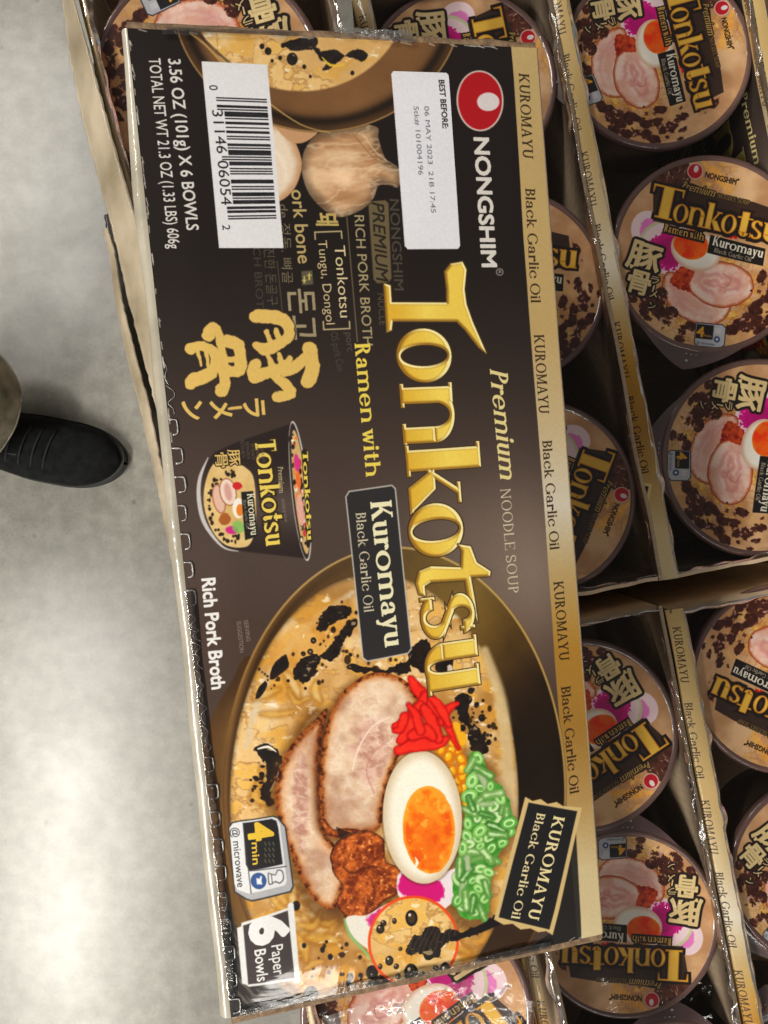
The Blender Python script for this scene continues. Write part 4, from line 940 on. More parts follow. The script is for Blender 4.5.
# ================================================================== camera and frame of the place (metres)
HC, FP = 1.05, 740.
def W(u, v, z): return Vector(((u-384.)/FP*z, -(v-512.)/FP*z, HC-z))
cam = bpy.data.cameras.new('camera'); co = bpy.data.objects.new('camera', cam); COL.objects.link(co)
cam.sensor_fit = 'VERTICAL'; cam.sensor_height = 36; cam.lens = FP/1024*36; cam.clip_start = .01; cam.clip_end = 60
co.location = (0, 0, HC); scn.camera = co

IMG_C = paint_carton(5.).image('carton_print')
IMG_L = paint_lid().image('lid_print')
M_card = printed('printed_card', IMG_C, rough=.42, coat=.7, cscale=16, cstr=.25, cdist=.003)
M_tray = printed('printed_tray_card', IMG_C, rough=.5, coat=.2)
M_stick = printed('paper_sticker', IMG_C, rough=.6, coat=0)
M_lid = printed('printed_lid', IMG_L, rough=.38, coat=.5, cscale=30, cstr=.4, cdist=.003, crough=.1)
M_kraft = plain('kraft_board', (186, 160, 130), (206, 182, 150), rough=.8, scale=60, bs=.4, bscale=260, vec=(1, 8, 1))
M_edge = plain('corrugated_edge', (112, 88, 64), (160, 130, 98), rough=.75, scale=240, bs=.8, bscale=420, bdist=.001, coat=.3)
M_white = plain('clay_coated_board', (146, 138, 120), (184, 176, 158), rough=.35, scale=34, bs=.35, bscale=60, bdist=.002, coat=.8)
M_black = plain('black_card', (34, 28, 26), (46, 38, 34), rough=.5, scale=30, coat=.4)
M_rim = plain('lid_rim_film', (96, 68, 64), (122, 92, 84), rough=.28, scale=20, bs=.3, bscale=60, bdist=.002, coat=1.)
M_cup = plain('brown_bowl_card', (62, 48, 38), (122, 100, 74), rough=.4, scale=30, coat=.5, detail=8)
M_tab = plain('pull_tab_film', (88, 66, 66), (110, 84, 80), rough=.3, scale=30, coat=.8)
M_film = film('shrink_film', haze=.0, scale=15, st=.35, shine=.5, rough=.05)
M_crease = film('creased_film', haze=.10, scale=50, st=.6, dist=.003, shine=1.6, rough=.08)
M_pucker = film('puckered_film', haze=.02, scale=45, st=.5, dist=.002, shine=1.0, rough=.1)
M_glint = plain('milky_film_crimp', (176, 174, 170), rough=.2, bs=0, coat=1.)

# ================================================================== the carton on top
nC = Vector((-.21422274, -.03713586, .97607866)); dC = LB/1000/1.30305       # its plane in the view frame
def ray_pt(u, v, off=0.):
    r = Vector(((u-384)/FP, (v-512)/FP, 1.)); p = r*((dC)/(r.dot(nC))); p = p+nC*off
    return Vector((p.x, -p.y, HC-p.z))
cTL, cTR, cBR, cBL = [ray_pt(*q) for q in QUAD]
cn = Vector((-nC.x, nC.y, nC.z))                                              # unit normal, downwards into the box, world axes: fix sign of z
cn = Vector((nC.x, -nC.y, -nC.z))                                             # pointing away from the viewer
ex = (cBL-cTL).normalized(); eL = (cBL-cTL).length
ey = (cTR-cTL).normalized(); eW = (cTR-cTL).length
def CP(u, v, off=0.):
    """u, v in metres along/across the face, off = metres into the box (negative: above the face)"""
    return cTL+ex*u+ey*v+cn*off
croot = empty('noodle_carton', CP(eL/2, eW/2, .105))
tag(croot, 'shrink-wrapped dark noodle carton lying face up across the bowls, with barcode and best-before sticker', 'carton')
O0 = croot.location.copy()
def face_off(u, v):
    e = min(u, eL-u, v, eW-v); k = min(1, max(0, e)/.02)
    return -.0012*k*(1+nz(u, v, 3, 9))-.0005*nz(u, v, 8, 26)*k
bm = bmesh.new()
grid_mesh(bm, lambda a, b: CP(a*eL, b*eW, face_off(a*eL, b*eW))-O0, 92, 40, uv=lambda a, b: (a, b))
link_mesh('front_panel', bm, M_card, croot)
# walls of the carton: rounded, bulging a little beyond the print
def wall_strip(name, mat, f, n, m=7, label=None):
    bm = bmesh.new(); grid_mesh(bm, lambda a, b: f(a, b)-O0, n, m); o = link_mesh(name, bm, mat, croot)
    if label: o['label'] = label
    return o
def prof(b, out, drop, depth=.1):
    # b 0..1 : from the print's edge outwards and down
    if b < .5: t = b/.5*PI/2; return out*math.sin(t), drop*(1-math.cos(t))
    return out*(1-.3*(b-.5)/.5), drop+(b-.5)/.5*(depth-drop)
def f_bottom(a, b):
    o, d = prof(b, .0050+.0012*nz(a*9, 2)-.0022*math.exp(-(a/.08)**2), .004); return CP(a*eL, -o, d)
wall_strip('bottom_panel', M_white, f_bottom, 90, 10, 'pale glossy unprinted bottom board')
def f_top(a, b):
    o, d = prof(b, .0016+.0004*nz(a*14, 6), .002); return CP(a*eL, eW+o, d)
wall_strip('top_panel', M_kraft, f_top, 60, 10)
def f_e0(a, b):
    o, d = prof(b, .0036+.0008*nz(a*12, 9), .0016); return CP(-o, a*eW, d)
wall_strip('end_flap', M_edge, f_e0, 60, 10)
def f_e1(a, b):
    o, d = prof(b, .0040+.0008*nz(a*12, 19), .0016); return CP(eL+o, a*eW, d)
wall_strip('end_flap', M_edge, f_e1, 60, 10)
bm = bmesh.new(); grid_mesh(bm, lambda a, b: CP(-.003+a*(eL+.006), -.003+b*(eW+.004), .1)-O0, 4, 4); link_mesh('back_panel', bm, M_black, croot)
# best-before sticker: a sheet of paper lying on the face
sx = [HF @ np.array([x, y, 1.]) for x, y in ((391.2, 72.4), (447.5, 74.6), (459.6, 249.2), (404.6, 249.6))]; sx = [(v[0]/v[2]/1000, v[1]/v[2]/1000) for v in sx]
su = (min(p[0] for p in sx), max(p[0] for p in sx)); sv_ = (min(p[1] for p in sx), max(p[1] for p in sx))
bm = bmesh.new()
def sq(a, b):
    p = [(1-a)*(1-b)*Vector(sx[0])+a*(1-b)*Vector(sx[3])+a*b*Vector(sx[2])+(1-a)*b*Vector(sx[1])][0]; return p
grid_mesh(bm, lambda a, b: CP(sq(a, b).x, sq(a, b).y, face_off(sq(a, b).x, sq(a, b).y)-.0004)-O0, 20, 10, uv=lambda a, b: (sq(a, b).x/eL, sq(a, b).y/eW))
# round its corners
bm.verts.ensure_lookup_table()
link_mesh('best_before_sticker', bm, M_stick, croot)['label'] = 'white paper sticker with best-before date'
# crimps of the tear line along the lower edge, each a little ridge of milky film
rg = random.Random(4); y = 352.
while y < 1022:
    u = (y-28)/990*eL; v0 = .0002; L = .0062; v1 = v0+.0042*rg.uniform(.8, 1.15)
    bm = bmesh.new()
    if 400 <= y <= 585 or y >= 745:
        q = [(u-L*.55, v0), (u-L*.5, v1*.85), (u-L*.3, v1), (u+L*.35, v1), (u+L*.55, v1*.8), (u+L*.6, v0+.0012)]
        r_ = .00045
    else:
        q = [(u-L*.9, .0006)]+[(u-L*.9+k*L*.42, rg.uniform(.0004, .0042)) for k in range(1, 6)]; r_ = .00014 if y < 400 else .00028
    pts = [CP(a_, b_, face_off(a_, b_)-.0003)-O0 for a_, b_ in catmull(q, 3, closed=False)]
    tube(bm, pts, [r_*rg.uniform(.4, 1.25) for _ in pts], 5)
    link_mesh('perforation', bm, M_glint, croot)
    y += 28.4
# shrink wrap: creased ribbons of film at the corners and ends
def ribbon(u0, v0, u1, v1, w, amp, seed, n=40, m=8, lift=.001):
    du, dv = u1-u0, v1-v0; L = math.hypot(du, dv); nu_, nv_ = -dv/L, du/L
    def f(a, b):
        t = b-.5; ww = w*(.6+.4*nz(a*5, seed))
        u, v = u0+du*a+nu_*t*ww, v0+dv*a+nv_*t*ww
        inside = min(u, eL-u, v, eW-v)
        z_ = -lift-.0004-abs(amp*nz(a*L*260, b*6, seed))*math.sin(PI*min(1, max(0, b)))*math.sin(PI*a)-amp*.4*max(0, nz(a*L*90, b*3, seed+5))
        if inside < 0: z_ += -inside*.9
        return CP(u, v, z_+face_off(max(0, min(u, eL)), max(0, min(v, eW))))-O0
    bm = bmesh.new(); grid_mesh(bm, f, n, m); link_mesh('shrink_wrap', bm, M_crease, croot)['label'] = 'creased clear shrink wrap at the carton edge'
M_keep = M_crease; M_crease = film('bunched_film', haze=.42, scale=110, st=.9, dist=.003, shine=2.4, rough=.1)
ribbon(-.005, .094, -.004, .132, .015, .0042, 3.1, 90, 14); ribbon(-.006, .104, -.001, .124, .010, .005, 5.3, 60, 12)
M_crease = M_keep
ribbon(.001, .015, -.001, .075, .006, .001, 7.7, 60, 6)
ribbon(eL-.002, .004, eL-.001, .05, .006, .0008, 11.3, 60, 8)
ribbon(eL-.002, .05, eL-.001, eW-.03, .008, .0012, 21.3, 110, 6)
ribbon(eL*.55, .001, eL-.01, .001, .007, .0012, 27.3, 160, 6)

# ================================================================== trays of bowls
def make_tray(name, label, u, v, z, L=.475, Wd=.148, H=.2, phi=math.radians(10.8), lip=.0125, parts='flbr', wrap=True, seed=0, lipdrop=.004):
    """u, v = where the tray's near-left outer corner of the rim stands; open carton with a printed front and a folded lip"""
    c = W(u, v, z); root = empty(name, (c.x, c.y, c.z-H), phi); tag(root, label, 'tray', 'opened trays of noodle bowls')
    wob = lambda a, s: .0016*nz(a*7, s+seed)
    bm = bmesh.new()
    # printed front: vertical part, then the lip leaning in over the bowls; thickness given by an inner sheet
    def fo(a, b):
        y = a*L; w_ = wob(a, 1)
        if b <= .5: return Vector((w_*b*2, y, (H-lipdrop)*b*2))
        t = (b-.5)*2; return Vector((w_+lip*t, y, H-lipdrop+lipdrop*math.sin(t*PI/2)+.0008*nz(a*20, t, seed)))
    def uvf(a, b):
        vv = (b*2*(WB-13.2)/WB) if b <= .5 else ((WB-13.2)/WB+(b-.5)*2*13.2/WB); return (1-a, min(.999, vv))
    grid_mesh(bm, fo, 60, 12, uv=uvf, flip=False)
    link_mesh('front_panel', bm, M_tray, root)
    bm = bmesh.new(); grid_mesh(bm, lambda a, b: fo(a, b)+Vector((.0022 if b <= .5 else .0008, 0, -.0 if b <= .5 else -.0022)), 40, 12); 
    tube(bm, [fo(k/60, 1.)+Vector((.0002, 0, -.0011)) for k in range(61)], .0012, 6)
    link_mesh('front_lining', bm, M_kraft, root)
    bm = bmesh.new(); T = .0028
    def wallmesh(x0, y0, x1, y1, s, hh=H):
        d = Vector((x1-x0, y1-y0, 0)); n = Vector((-d.y, d.x, 0)).normalized()*T
        def f(k):
            def g(a, b):
                q = Vector((x0, y0, 0))+d*a+n*k+n.normalized()*wob(a, s)*b; q.z = hh*b+.0012*nz(a*16, s, seed)*b; return q
            return g
        A_ = grid_mesh(bm, f(0), 30, 6); B2 = grid_mesh(bm, f(1), 30, 6)
        for i in range(30): bm.faces.new([A_[i][6], A_[i+1][6], B2[i+1][6], B2[i][6]])
    wallmesh(Wd, 0, Wd, L, 5); link_mesh('back_panel', bm, M_kraft, root)
    bm = bmesh.new(); wallmesh(.003, 0, Wd-.003, 0, 8, H-.002); link_mesh('end_panel', bm, M_kraft, root)
    bm = bmesh.new(); wallmesh(Wd-.003, L, .003, L, 11, H-.002); link_mesh('end_panel', bm, M_kraft, root)
    bm = bmesh.new(); box(bm, .002, .002, 0, Wd-.002, L-.002, .002); link_mesh('base_panel', bm, M_kraft, root, smooth=False)
    if wrap:
        bm = bmesh.new()
        def g(a, b):
            e = min(a, 1-a, b*2, (1-b)*2); x = lip*.93+a*(Wd-lip*.93-.002); y = .002+b*(L-.004)
            return Vector((x, y, H+.0004-.005*sm(0, .3, e)+.0012*nz(x, y, seed, 60)+.0016*nz(x, y, seed+3, 22)))
        grid_mesh(bm, g, 34, 100); wrap_ = link_mesh('shrink_wrap', bm, M_film, root)
        bm = bmesh.new(); loop = [(lip*.9, .002), (lip*.9, L-.002), (Wd-.0015, L-.002), (Wd-.0015, .002), (lip*.9, .002)]
        segs = [math.dist(loop[k], loop[k+1]) for k in range(4)]; tot = sum(segs)
        def ge(a, b):
            s_ = min(a, .99999)*tot; k = 0
            while s_ > segs[k] and k < 3: s_ -= segs[k]; k += 1
            p = Vector(loop[k]).lerp(Vector(loop[k+1]), s_/segs[k]); d = (Vector(loop[k+1])-Vector(loop[k])).normalized(); n_ = Vector((d.y, -d.x))
            wd = .0028+.0045*max(0, nz(a*60, seed, 1)+.2)
            q = p+n_*(b*wd-.0006); return Vector((q.x, q.y, H+.0010+.0010*nz(a*tot*70, b*1.6, seed)-.003*b*b))
        grid_mesh(bm, ge, 900, 4); link_mesh('wrap_seam', bm, M_pucker, wrap_)
    return root

def make_bowl(R=.0748):
    root = empty('noodle_bowl'); H = .078
    bm = bmesh.new(); prof_ = [(.93, -.003), (.92, -.008), (.90, -.014), (.80, -.06), (.78, -.074), (.74, -.076)]
    grid_mesh(bm, lambda a, b: (lambda r, z: Vector((R*r*math.cos(2*PI*a), R*r*math.sin(2*PI*a), H+z)))(*(lambda k: (prof_[k][0], prof_[k][1]))(round(b*5))), 64, 5, flip=True)
    box(bm, -.03, -.03, .002, .03, .03, .004)
    link_mesh('cup', bm, M_cup, root)
    bm = bmesh.new(); pr = [(.925, .0002), (.945, .0014), (.97, .0016), (.99, .0004), (1.0, -.0022), (.99, -.005), (.94, -.0055)]
    grid_mesh(bm, lambda a, b: (lambda q: Vector((R*q[0]*math.cos(2*PI*a)*(1+.003*nz(math.cos(2*PI*a)*3, math.sin(2*PI*a)*3)), R*q[0]*math.sin(2*PI*a), H+q[1])))(pr[round(b*6)]), 96, 6)
    link_mesh('rim', bm, M_rim, root)
    bm = bmesh.new()
    def lidp(a, b):
        r = b*.936; x, y = r*math.cos(2*PI*a), r*math.sin(2*PI*a)
        return Vector((R*x, R*y, H+.0006-.0016*(1-b*b)+.0005*nz(x, y, 4, 2.2)*(1-b**4)))
    grid_mesh(bm, lidp, 96, 12, uv=lambda a, b: (.5+.936*b*math.cos(2*PI*a)/2.04, .5+.936*b*math.sin(2*PI*a)/2.04))
    bmesh.ops.remove_doubles(bm, verts=bm.verts, dist=1e-6)
    link_mesh('lid', bm, M_lid, root)
    bm = bmesh.new()                            # rounded triangular pull tab at the foot of the print
    def tb(a, b):
        hw = .56*(1-b)**.8*(1-.12*b)+.03*(1-b); x = (a*2-1)*hw; y = -(.90*math.sqrt(max(0, 1-(x)**2*.8))*(1-b)+1.17*b)
        return Vector((R*x, R*y, H+.0004-.003*b+.001*math.sin(b*5)))
    grid_mesh(bm, tb, 14, 10, flip=True)
    tab = link_mesh('pull_tab', bm, M_tab, root)
    bm = bmesh.new()
    for x, y, r in ((0, -1.085, .018), (-.02, -1.02, .010), (.03, -1.02, .010), (.08, -1.015, .008)):
        grid_mesh(bm, lambda a, b: Vector((R*(x+r*b*math.cos(2*PI*a)), R*(y+r*b*math.sin(2*PI*a)*.7), H+.0006-.003*((-y-.95)/.22)+.001)), 10, 1)
    link_mesh('tab_print', bm, M_glint, tab)
    return root
def copy_tree(o, parent=None):
    c = o.copy(); COL.objects.link(c); c.parent = parent
    for ch in list(o.children): copy_tree(ch, c)
    return c
Hb = .078
bowls = [  # u, v, depth of the lid, turn of the print (degrees clockwise in view), scale, tilt, label
 (460, 84, .567, 78, 1.0, 'bowl half under the top edge of the carton, red logo above the gold band'),
 (508, 287, .567, 6, 1.0, 'upper bowl beside the gold band of the carton, only its last letters in sight'),
 (538, 497, .567, 110, 1.0, 'lower bowl beside the gold band, in deep shade, title running down'),
 (659, 57, .565, 76, .97, 'bowl at the top right whose title runs down towards the black plate'),
 (709, 254, .565, 12.2, 1.02, 'bowl on the right whose whole title reads almost upright'),
 (757, 458, .565, 97, 1.02, 'bowl cut by the right edge below the upright one, dark tab to its left'),
 (582, 737, .567, 145, 1.0, 'bowl right of the slanted black sign, its big T pointing to the upper right'),
 (624, 925, .565, 183, .97, 'upside-down bowl beside the lower right corner of the carton'),
 (670, 1112, .567, 180, .98, 'bowl at the bottom edge showing only its dark pull tab'),
 (787, 680, .565, 203, .98, 'bowl cut by the right edge with upside-down title and black plate'),
 (823, 871, .565, 47, .98, 'bowl at the lower right edge with only its brush signs and badge showing'),
 (806, 1092, .565, 160, .98, 'bowl in the bottom right corner showing a dark rounded tab'),
 (207, 77, .475, 161, 1.0, 'near bowl under the upper left corner of the carton with an upside-down badge'),
 (418, 1018, .470, 142, 1.0, 'near bowl under the bottom edge of the carton, covered by milky wrap'),
]
proto = make_bowl()
rb = random.Random(9)
for i, (u, v, z, t, s, lab) in enumerate(bowls):
    o = proto if i == 0 else copy_tree(proto)
    c = W(u, v, z); o.scale = (s, s, s); o.location = (c.x, c.y, c.z-Hb*s); o.rotation_euler = (math.radians(rb.uniform(-1.2, 1.2)), math.radians(rb.uniform(-1.2, 1.2)), -math.radians(t))
    tag(o, lab, 'noodle bowl', 'lidded noodle bowls standing in the trays')

# corner (u, v) is the near-left end of the rim: walls run up the picture, leaning left
make_tray('bowl_tray', 'opened tray at the right above the gap, holding three bowls in a column', 662, 581, .556, seed=1)
make_tray('bowl_tray', 'opened tray half hidden under the gold band of the carton, in deep shade', 470, 617, .557, seed=12)
make_tray('bowl_tray', 'opened tray beside the slanted black sign, holding the upside-down bowl', 587, 1262, .557, seed=23)
make_tray('bowl_tray', 'opened tray in the lower right corner beside the picture edge', 785, 1232, .556, seed=34)
make_tray('bowl_tray', 'opened tray in the top right corner showing only its gold lip', 838, 480, .556, seed=45, wrap=False)
make_tray('bowl_tray', 'raised tray under the upper left corner of the carton beside the bare floor', 232, 668, .462, seed=56, phi=math.radians(13), H=.2, Wd=.158, lip=.004)
last_tray = make_tray('bowl_tray', 'raised tray under the bottom edge of the carton', 395, 1435, .462, seed=67, phi=math.radians(12), H=.2, Wd=.158, lip=.004)

vr = last_tray
bm = bmesh.new(); vloc = Vector((0, 0, 0))
def veil(a, b):
    u = 322+a*190; v = 1030-48*a+(b-.2)*70; q = W(u, v, .4585); q.z += .0022*nz(a*9, b*3, 3)+.001*nz(a*40, b*9, 4)
    return vr.matrix_world.inverted() @ q
bpy.context.view_layer.update()
grid_mesh(bm, veil, 90, 30); link_mesh('shrink_wrap', bm, film('veil_film', haze=.30, scale=26, st=.4, dist=.003, shine=.5, rough=.16), vr)['label'] = 'milky loose veil of wrap'

# flap of pale board folded out from the raised tray, and the lower board below it
def px_strip(name, rows, mat, parent_loc, label, cat, th=.002, n=8):
    root_loc = Vector(parent_loc); bm = bmesh.new(); R_ = len(rows)-1
    def f(a, b):
        k = min(R_-1, int(a*R_)); t = a*R_-k; r0, r1 = rows[k], rows[k+1]
        p0 = W(*r0[0]).lerp(W(*r1[0]), t); p1 = W(*r0[1]).lerp(W(*r1[1]), t); q = p0.lerp(p1, b); e_ = (b-.5)*2; q.x += e_*abs(e_)*(.0011*nz(a*70, 1)+.0005*nz(a*300, 4))
        q.z += .0016*nz(q.x, q.y, 2, 60)+.002*math.sin(b*PI); return q
    A_ = grid_mesh(bm, lambda a, b: f(a, b)-root_loc, R_*10, n); B2 = grid_mesh(bm, lambda a, b: f(a, b)-root_loc-Vector((0, 0, th)), R_*10, n)
    for i in range(R_*10):
        bm.faces.new([A_[i][0], A_[i+1][0], B2[i+1][0], B2[i][0]]); bm.faces.new([A_[i][n], A_[i+1][n], B2[i+1][n], B2[i][n]])
    o = link_mesh(name, bm, mat, None, loc=root_loc); 
    if label: tag(o, label, cat)
    return o
M_flap = plain('worn_pale_board', (122, 108, 84), (180, 166, 142), rough=.5, scale=22, bs=.6, bscale=90, bdist=.002, coat=.35, detail=9)
side = px_strip('slot_shade_strip', [((104, 215, .645), (140, 205, .60)), ((110, 250, .645), (150, 250, .60)), ((118, 300, .645), (160, 300, .60)), ((128, 350, .645), (170, 350, .60)), ((141, 400, .645), (180, 400, .60)), ((152, 450, .645), (186, 450, .60)), ((163, 500, .645), (192, 500, .60)), ((174, 560, .645), (200, 560, .60)), ((184, 620, .645), (206, 620, .60))],
    M_black, (-.2, .1, .4), 'added dark strip standing for the shade in the slot between the folded flap and the pale liner', 'shade strip')  # dark sheet added to make the shade in the slot
flap = px_strip('folded_flap', [((48, -60, .475), (60, -60, .458)), ((62, 0, .476), (74, 0, .457)), ((70, 60, .478), (91, 60, .457)), ((82, 120, .478), (107, 120, .457)), ((104, 200, .480), (130, 200, .457)), ((117, 250, .48), (144, 250, .457)),
    ((128, 300, .482), (158, 300, .458)), ((141, 350, .482), (166, 350, .460)), ((154, 400, .482), (172, 400, .461)), ((168, 460, .482), (180, 460, .462)), ((178, 520, .482), (190, 520, .464))], M_flap, (-.2, .2, .57), 'long pale cardboard flap folded out beside the concrete floor, left of the carton', 'cardboard flap')
ledge = px_strip('tray_liner', [((103, 232, .63), (107, 228, .62)), ((108, 250, .63), (114, 250, .62)), ((115, 300, .63), (122, 300, .62)), ((125, 350, .63), (134, 350, .62)), ((138, 400, .63), (148, 400, .62)), ((149, 450, .63), (158, 450, .62)), ((160, 500, .63), (169, 500, .62)), ((171, 560, .63), (180, 560, .62)), ((181, 620, .63), (190, 620, .62))],
    M_flap, (-.2, .1, .42), 'narrow pale board edge low down between the folded flap and the floor', 'cardboard liner')

# ================================================================== floor
m, nt, b = nodes_of('polished_concrete')
tc = N(nt, 'ShaderNodeTexCoord')
def noise(sc, det, dis=0):
    n_ = N(nt, 'ShaderNodeTexNoise'); n_.inputs['Scale'].default_value = sc; n_.inputs['Detail'].default_value = det; n_.inputs['Distortion'].default_value = dis; nt.links.new(tc.outputs['Object'], n_.inputs['Vector']); return n_
r1 = N(nt, 'ShaderNodeValToRGB'); e_ = r1.color_ramp.elements; e_[0].position = .30; e_[0].color = lin((113, 112, 105)); e_[1].position = .72; e_[1].color = lin((146, 144, 136))
nt.links.new(noise(3, 9, .3).outputs[0], r1.inputs[0])
r2 = N(nt, 'ShaderNodeValToRGB'); e_ = r2.color_ramp.elements; e_[0].position = .35; e_[0].color = (.78, .77, .75, 1); e_[1].position = .65; e_[1].color = (1.06, 1.06, 1.05, 1)
nt.links.new(noise(48, 8).outputs[0], r2.inputs[0])
mx = N(nt, 'ShaderNodeMixRGB', blend_type='MULTIPLY'); mx.inputs[0].default_value = 1; nt.links.new(r1.outputs[0], mx.inputs[1]); nt.links.new(r2.outputs[0], mx.inputs[2])
vo = N(nt, 'ShaderNodeTexVoronoi'); vo.inputs['Scale'].default_value = 17; nt.links.new(tc.outputs['Object'], vo.inputs['Vector'])
r3 = N(nt, 'ShaderNodeValToRGB'); e_ = r3.color_ramp.elements; e_[0].position = .035; e_[0].color = (.42, .36, .33, 1); e_[1].position = .075; e_[1].color = (1, 1, 1, 1); nt.links.new(vo.outputs['Distance'], r3.inputs[0])
mx2 = N(nt, 'ShaderNodeMixRGB', blend_type='MULTIPLY'); mx2.inputs[0].default_value = .55; nt.links.new(mx.outputs[0], mx2.inputs[1]); nt.links.new(r3.outputs[0], mx2.inputs[2]); 
vo2 = N(nt, 'ShaderNodeTexVoronoi'); vo2.inputs['Scale'].default_value = 75; nt.links.new(tc.outputs['Object'], vo2.inputs['Vector'])
r5 = N(nt, 'ShaderNodeValToRGB'); e_ = r5.color_ramp.elements; e_[0].position = .05; e_[0].color = (.55, .52, .48, 1); e_[1].position = .13; e_[1].color = (1, 1, 1, 1); nt.links.new(vo2.outputs['Distance'], r5.inputs[0])
mp_ = N(nt, 'ShaderNodeMapping'); mp_.inputs['Scale'].default_value = (3, 60, 1); mp_.inputs['Rotation'].default_value = (0, 0, .9); nt.links.new(tc.outputs['Object'], mp_.inputs[0])
n6 = N(nt, 'ShaderNodeTexNoise'); n6.inputs['Scale'].default_value = 3; n6.inputs['Detail'].default_value = 3; nt.links.new(mp_.outputs[0], n6.inputs['Vector'])
r6 = N(nt, 'ShaderNodeValToRGB'); e_ = r6.color_ramp.elements; e_[0].position = .70; e_[0].color = (1, 1, 1, 1); e_[1].position = .76; e_[1].color = (.84, .83, .80, 1); nt.links.new(n6.outputs[0], r6.inputs[0])
n7 = noise(230, 4); r7 = N(nt, 'ShaderNodeValToRGB'); e_ = r7.color_ramp.elements; e_[0].position = .3; e_[0].color = (.88, .87, .85, 1); e_[1].position = .7; e_[1].color = (1.06, 1.06, 1.05, 1); nt.links.new(n7.outputs[0], r7.inputs[0])
prev = mx2
for rr_, f_ in ((r5, .5), (r6, .8), (r7, 1.)):
    m_ = N(nt, 'ShaderNodeMixRGB', blend_type='MULTIPLY'); m_.inputs[0].default_value = f_; nt.links.new(prev.outputs[0], m_.inputs[1]); nt.links.new(rr_.outputs[0], m_.inputs[2]); prev = m_
nt.links.new(prev.outputs[0], b.inputs['Base Color'])
r4 = N(nt, 'ShaderNodeMapRange'); r4.inputs['To Min'].default_value = .23; r4.inputs['To Max'].default_value = .38; nt.links.new(noise(9, 6, .8).outputs[0], r4.inputs['Value']); nt.links.new(r4.outputs[0], b.inputs['Roughness'])
bump(nt, b, 60, .05, .001)
bm = bmesh.new(); grid_mesh(bm, lambda a, b_: Vector(((a-.5)*8, (b_-.5)*8, 0)), 8, 8)
tag(link_mesh('floor', bm, m), kind='structure')
# the tier of plain shipping boxes that carries the trays
M_low = plain('plain_shipping_board', (150, 122, 92), (176, 146, 112), rough=.8, scale=12)
for k, (x0, y0, x1, y1, zt, lab) in enumerate([(-.02, -.05, .62, .62, .29, 'plain brown box under the upper trays, seen in the gaps between them'), (.02, -.80, .66, -.06, .29, 'plain brown box under the lower trays, seen in the gaps between them')]):
    bm = bmesh.new(); box(bm, x0, y0, 0, x1, y1, zt, .003)
    o = link_mesh('shipping_box', bm, M_low, smooth=False); tag(o, lab, 'box')

# ================================================================== person at the left: trouser leg and shoe
M_suede = plain('black_suede', (11, 12, 12), (27, 29, 29), rough=.95, scale=90, bs=.6, bscale=600, bdist=.001, spec=.2)
M_sole = plain('dark_rubber', (30, 32, 32), (44, 46, 45), rough=.7, scale=40)
M_lace = plain('black_lace', (16, 17, 20), (30, 32, 36), rough=.85, scale=300, bs=.8, bscale=800)
M_trous = plain('faded_khaki_cloth', (96, 98, 84), (178, 170, 152), rough=.95, scale=34, bs=.7, bscale=900, bdist=.0008, detail=4)
M_skin = plain('skin', (180, 130, 105), rough=.6)
toe = W(117, 462, 1.02); toe.z = 0
ang = math.radians(167)                         # from the toe towards the heel
pr_ = empty('person', (toe.x+.285*math.cos(ang)*.6, toe.y+.285*math.sin(ang)*.6, 0), 0)
tag(pr_, 'person at the left edge in a black suede lace-up shoe and faded khaki trouser leg', 'person')
fx = Vector((math.cos(ang), math.sin(ang), 0)); fy = Vector((-fx.y, fx.x, 0)); base = Vector((toe.x, toe.y, 0))-Vector(pr_.location)
S_ = [0, .012, .035, .075, .12, .16, .20, .245, .275, .288]
HWl = [.001, .020, .036, .0445, .0445, .040, .036, .034, .030, .004]
TOPz = [.022, .036, .046, .056, .072, .092, .105, .108, .102, .05]
def interp(xs, ys, x):
    if ys is HWl and x < .075: return .0445*math.sqrt(max(0, 1-(1-x/.075)**2))**1.05
    return float(np.mean([np.interp(x+q, xs, ys) for q in (-.008, -.004, 0, .004, .008)]))
def lat(s): return .006*math.sin(s/.288*PI)     # slight inward curve of the last
bm = bmesh.new()
def up(a, b):
    s = a*.288; s = .288*(0.5-0.5*math.cos(PI*a)); hw = interp(S_, HWl, s); tz = interp(S_, TOPz, s); t = b*PI
    x = math.copysign(abs(math.cos(t))**.8, math.cos(t))*hw; z = .014+(tz-.014)*abs(math.sin(t))**.85
    crease = .0016*nz(s*60, x*30, 2)*(1 if .06 < s < .13 else .3)
    return base+fx*s+fy*(x+lat(s))+Vector((0, 0, z+crease))
grid_mesh(bm, up, 110, 36); shoe = link_mesh('shoe', bm, M_suede, pr_)
bm = bmesh.new()
def so(top):
    def f(a, b):
        s = .288*(0.5-0.5*math.cos(PI*a)); hw = interp(S_, HWl, s)+.0018; return base+fx*(s*1.02-.004)+fy*((b*2-1)*hw+lat(s))+Vector((0, 0, top))
    return f
A_ = grid_mesh(bm, so(.016), 100, 4); B2 = grid_mesh(bm, so(0.0), 100, 4)
for i in range(100):
    bm.faces.new([A_[i][0], A_[i+1][0], B2[i+1][0], B2[i][0]]); bm.faces.new([A_[i][4], A_[i+1][4], B2[i+1][4], B2[i][4]])
link_mesh('sole', bm, M_sole, shoe)
bm = bmesh.new()
for k in range(6):
    s = .082+k*.0145; hw = interp(S_, HWl, s); tz = interp(S_, TOPz, s)
    for sg in (-1, 1):
        pts = []
        for q in range(9):
            t = PI*(.5-sg*(.0+.2*(q/8)*2-.2)); ss = s+sg*.002+(.006*(q/8-.5))
            x = math.cos(t)*hw*1.02; z = .014+(tz-.014)*abs(math.sin(t))**.85+.0025
            pts.append(base+fx*ss+fy*(x+lat(s))+Vector((0, 0, z)))
        if sg == 1: tube(bm, pts, .0015, 6)
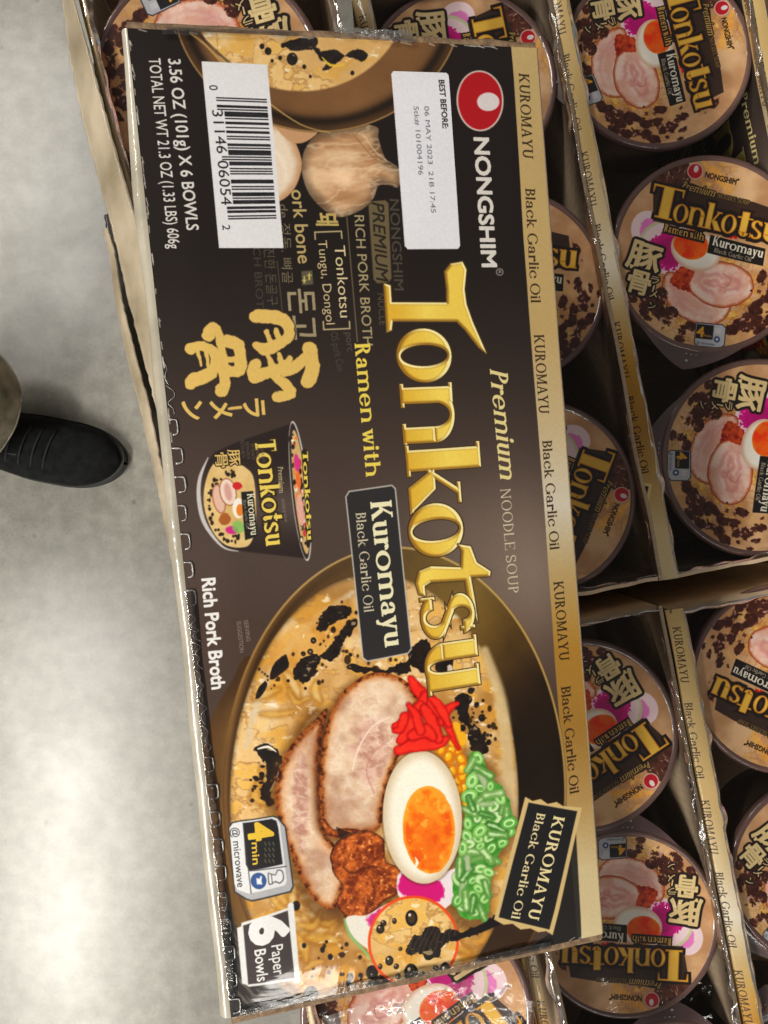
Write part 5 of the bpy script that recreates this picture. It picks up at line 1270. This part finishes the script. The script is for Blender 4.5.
link_mesh('laces', bm, M_lace, shoe)
bm = bmesh.new()                                # tongue and collar seams
for off in (-.018, .018):
    pts = [base+fx*s+fy*(off*(.7+.3*(s-.09)/.1)+lat(s))+Vector((0, 0, interp(S_, TOPz, s)-.0035)) for s in [.088+.01*k for k in range(11)]]; tube(bm, pts, .0014, 5)
pts = [base+fx*(.086+.004*math.cos(t))+fy*(.02*math.sin(t)+lat(.09))+Vector((0, 0, interp(S_, TOPz, .086)-.002-.004*abs(math.sin(t)))) for t in [-PI/2+PI*k/10 for k in range(11)]]; tube(bm, pts, .0013, 5)
link_mesh('seams', bm, M_sole, shoe)
hem = W(-38, 402, .95)-Vector(pr_.location); hem.z = .10
bm = bmesh.new()
def trz(a, b):
    t = 2*PI*a; z = hem.z+b*.72; r = .074+.022*b+.004*nz(math.cos(t)*2, math.sin(t)*2, b*7)+.003*math.sin(b*40+2*math.cos(t))*(1-b)**2
    return Vector((hem.x-.05*b+r*math.cos(t)*1.0, hem.y+.0*b+r*math.sin(t)*1.05, z))
grid_mesh(bm, trz, 48, 50); link_mesh('trouser_leg', bm, M_trous, pr_)
bm = bmesh.new()
for zz in (.004, .022):
    tube(bm, [(lambda v_: v_+(v_-Vector((hem.x, hem.y, v_.z))).normalized()*.0006)(trz(k/48, zz)) for k in range(49)], .0011, 5)
    break
link_mesh('hem', bm, M_trous, pr_)
bm = bmesh.new()
tube(bm, [Vector((hem.x-.005, hem.y, .07)), Vector((hem.x-.005, hem.y, .12)), Vector((hem.x-.02, hem.y, .3)), Vector((hem.x-.04, hem.y, .6))], [.036, .038, .045, .055], 20); link_mesh('sock', bm, M_sole, pr_)

# ================================================================== light of the hall and one added fill
w = bpy.data.worlds.new('World'); scn.world = w; w.use_nodes = True
w.node_tree.nodes['Background'].inputs[0].default_value = (1.0, .97, .92, 1); w.node_tree.nodes['Background'].inputs[1].default_value = .14
def strip(name, x, y, z, sx_, sy_, power, target=None, col=(1, .955, .88)):
    l = bpy.data.lights.new(name, 'AREA'); l.shape = 'RECTANGLE'; l.size = sx_; l.size_y = sy_; l.energy = power; l.color = col
    o = bpy.data.objects.new(name, l); COL.objects.link(o); o.location = (x, y, z)
    if target: o.rotation_euler = (Vector(target)-Vector((x, y, z))).to_track_quat('-Z', 'Y').to_euler()
    return o
strip('ceiling_or_fill_light', -1.45, -1.5, 2.35, .30, 2.2, 118)
strip('ceiling_or_fill_light', -1.55, 1.5, 2.35, .30, 1.3, 46)
strip('ceiling_or_fill_light', .3, -3.7, 3.9, 2.4, .4, 60)  # added soft fill to brighten the tray walls, not a lamp known to hang there
scn.view_settings.view_transform = 'Standard'; scn.view_settings.look = 'None'; scn.view_settings.exposure = 0; scn.view_settings.gamma = 1
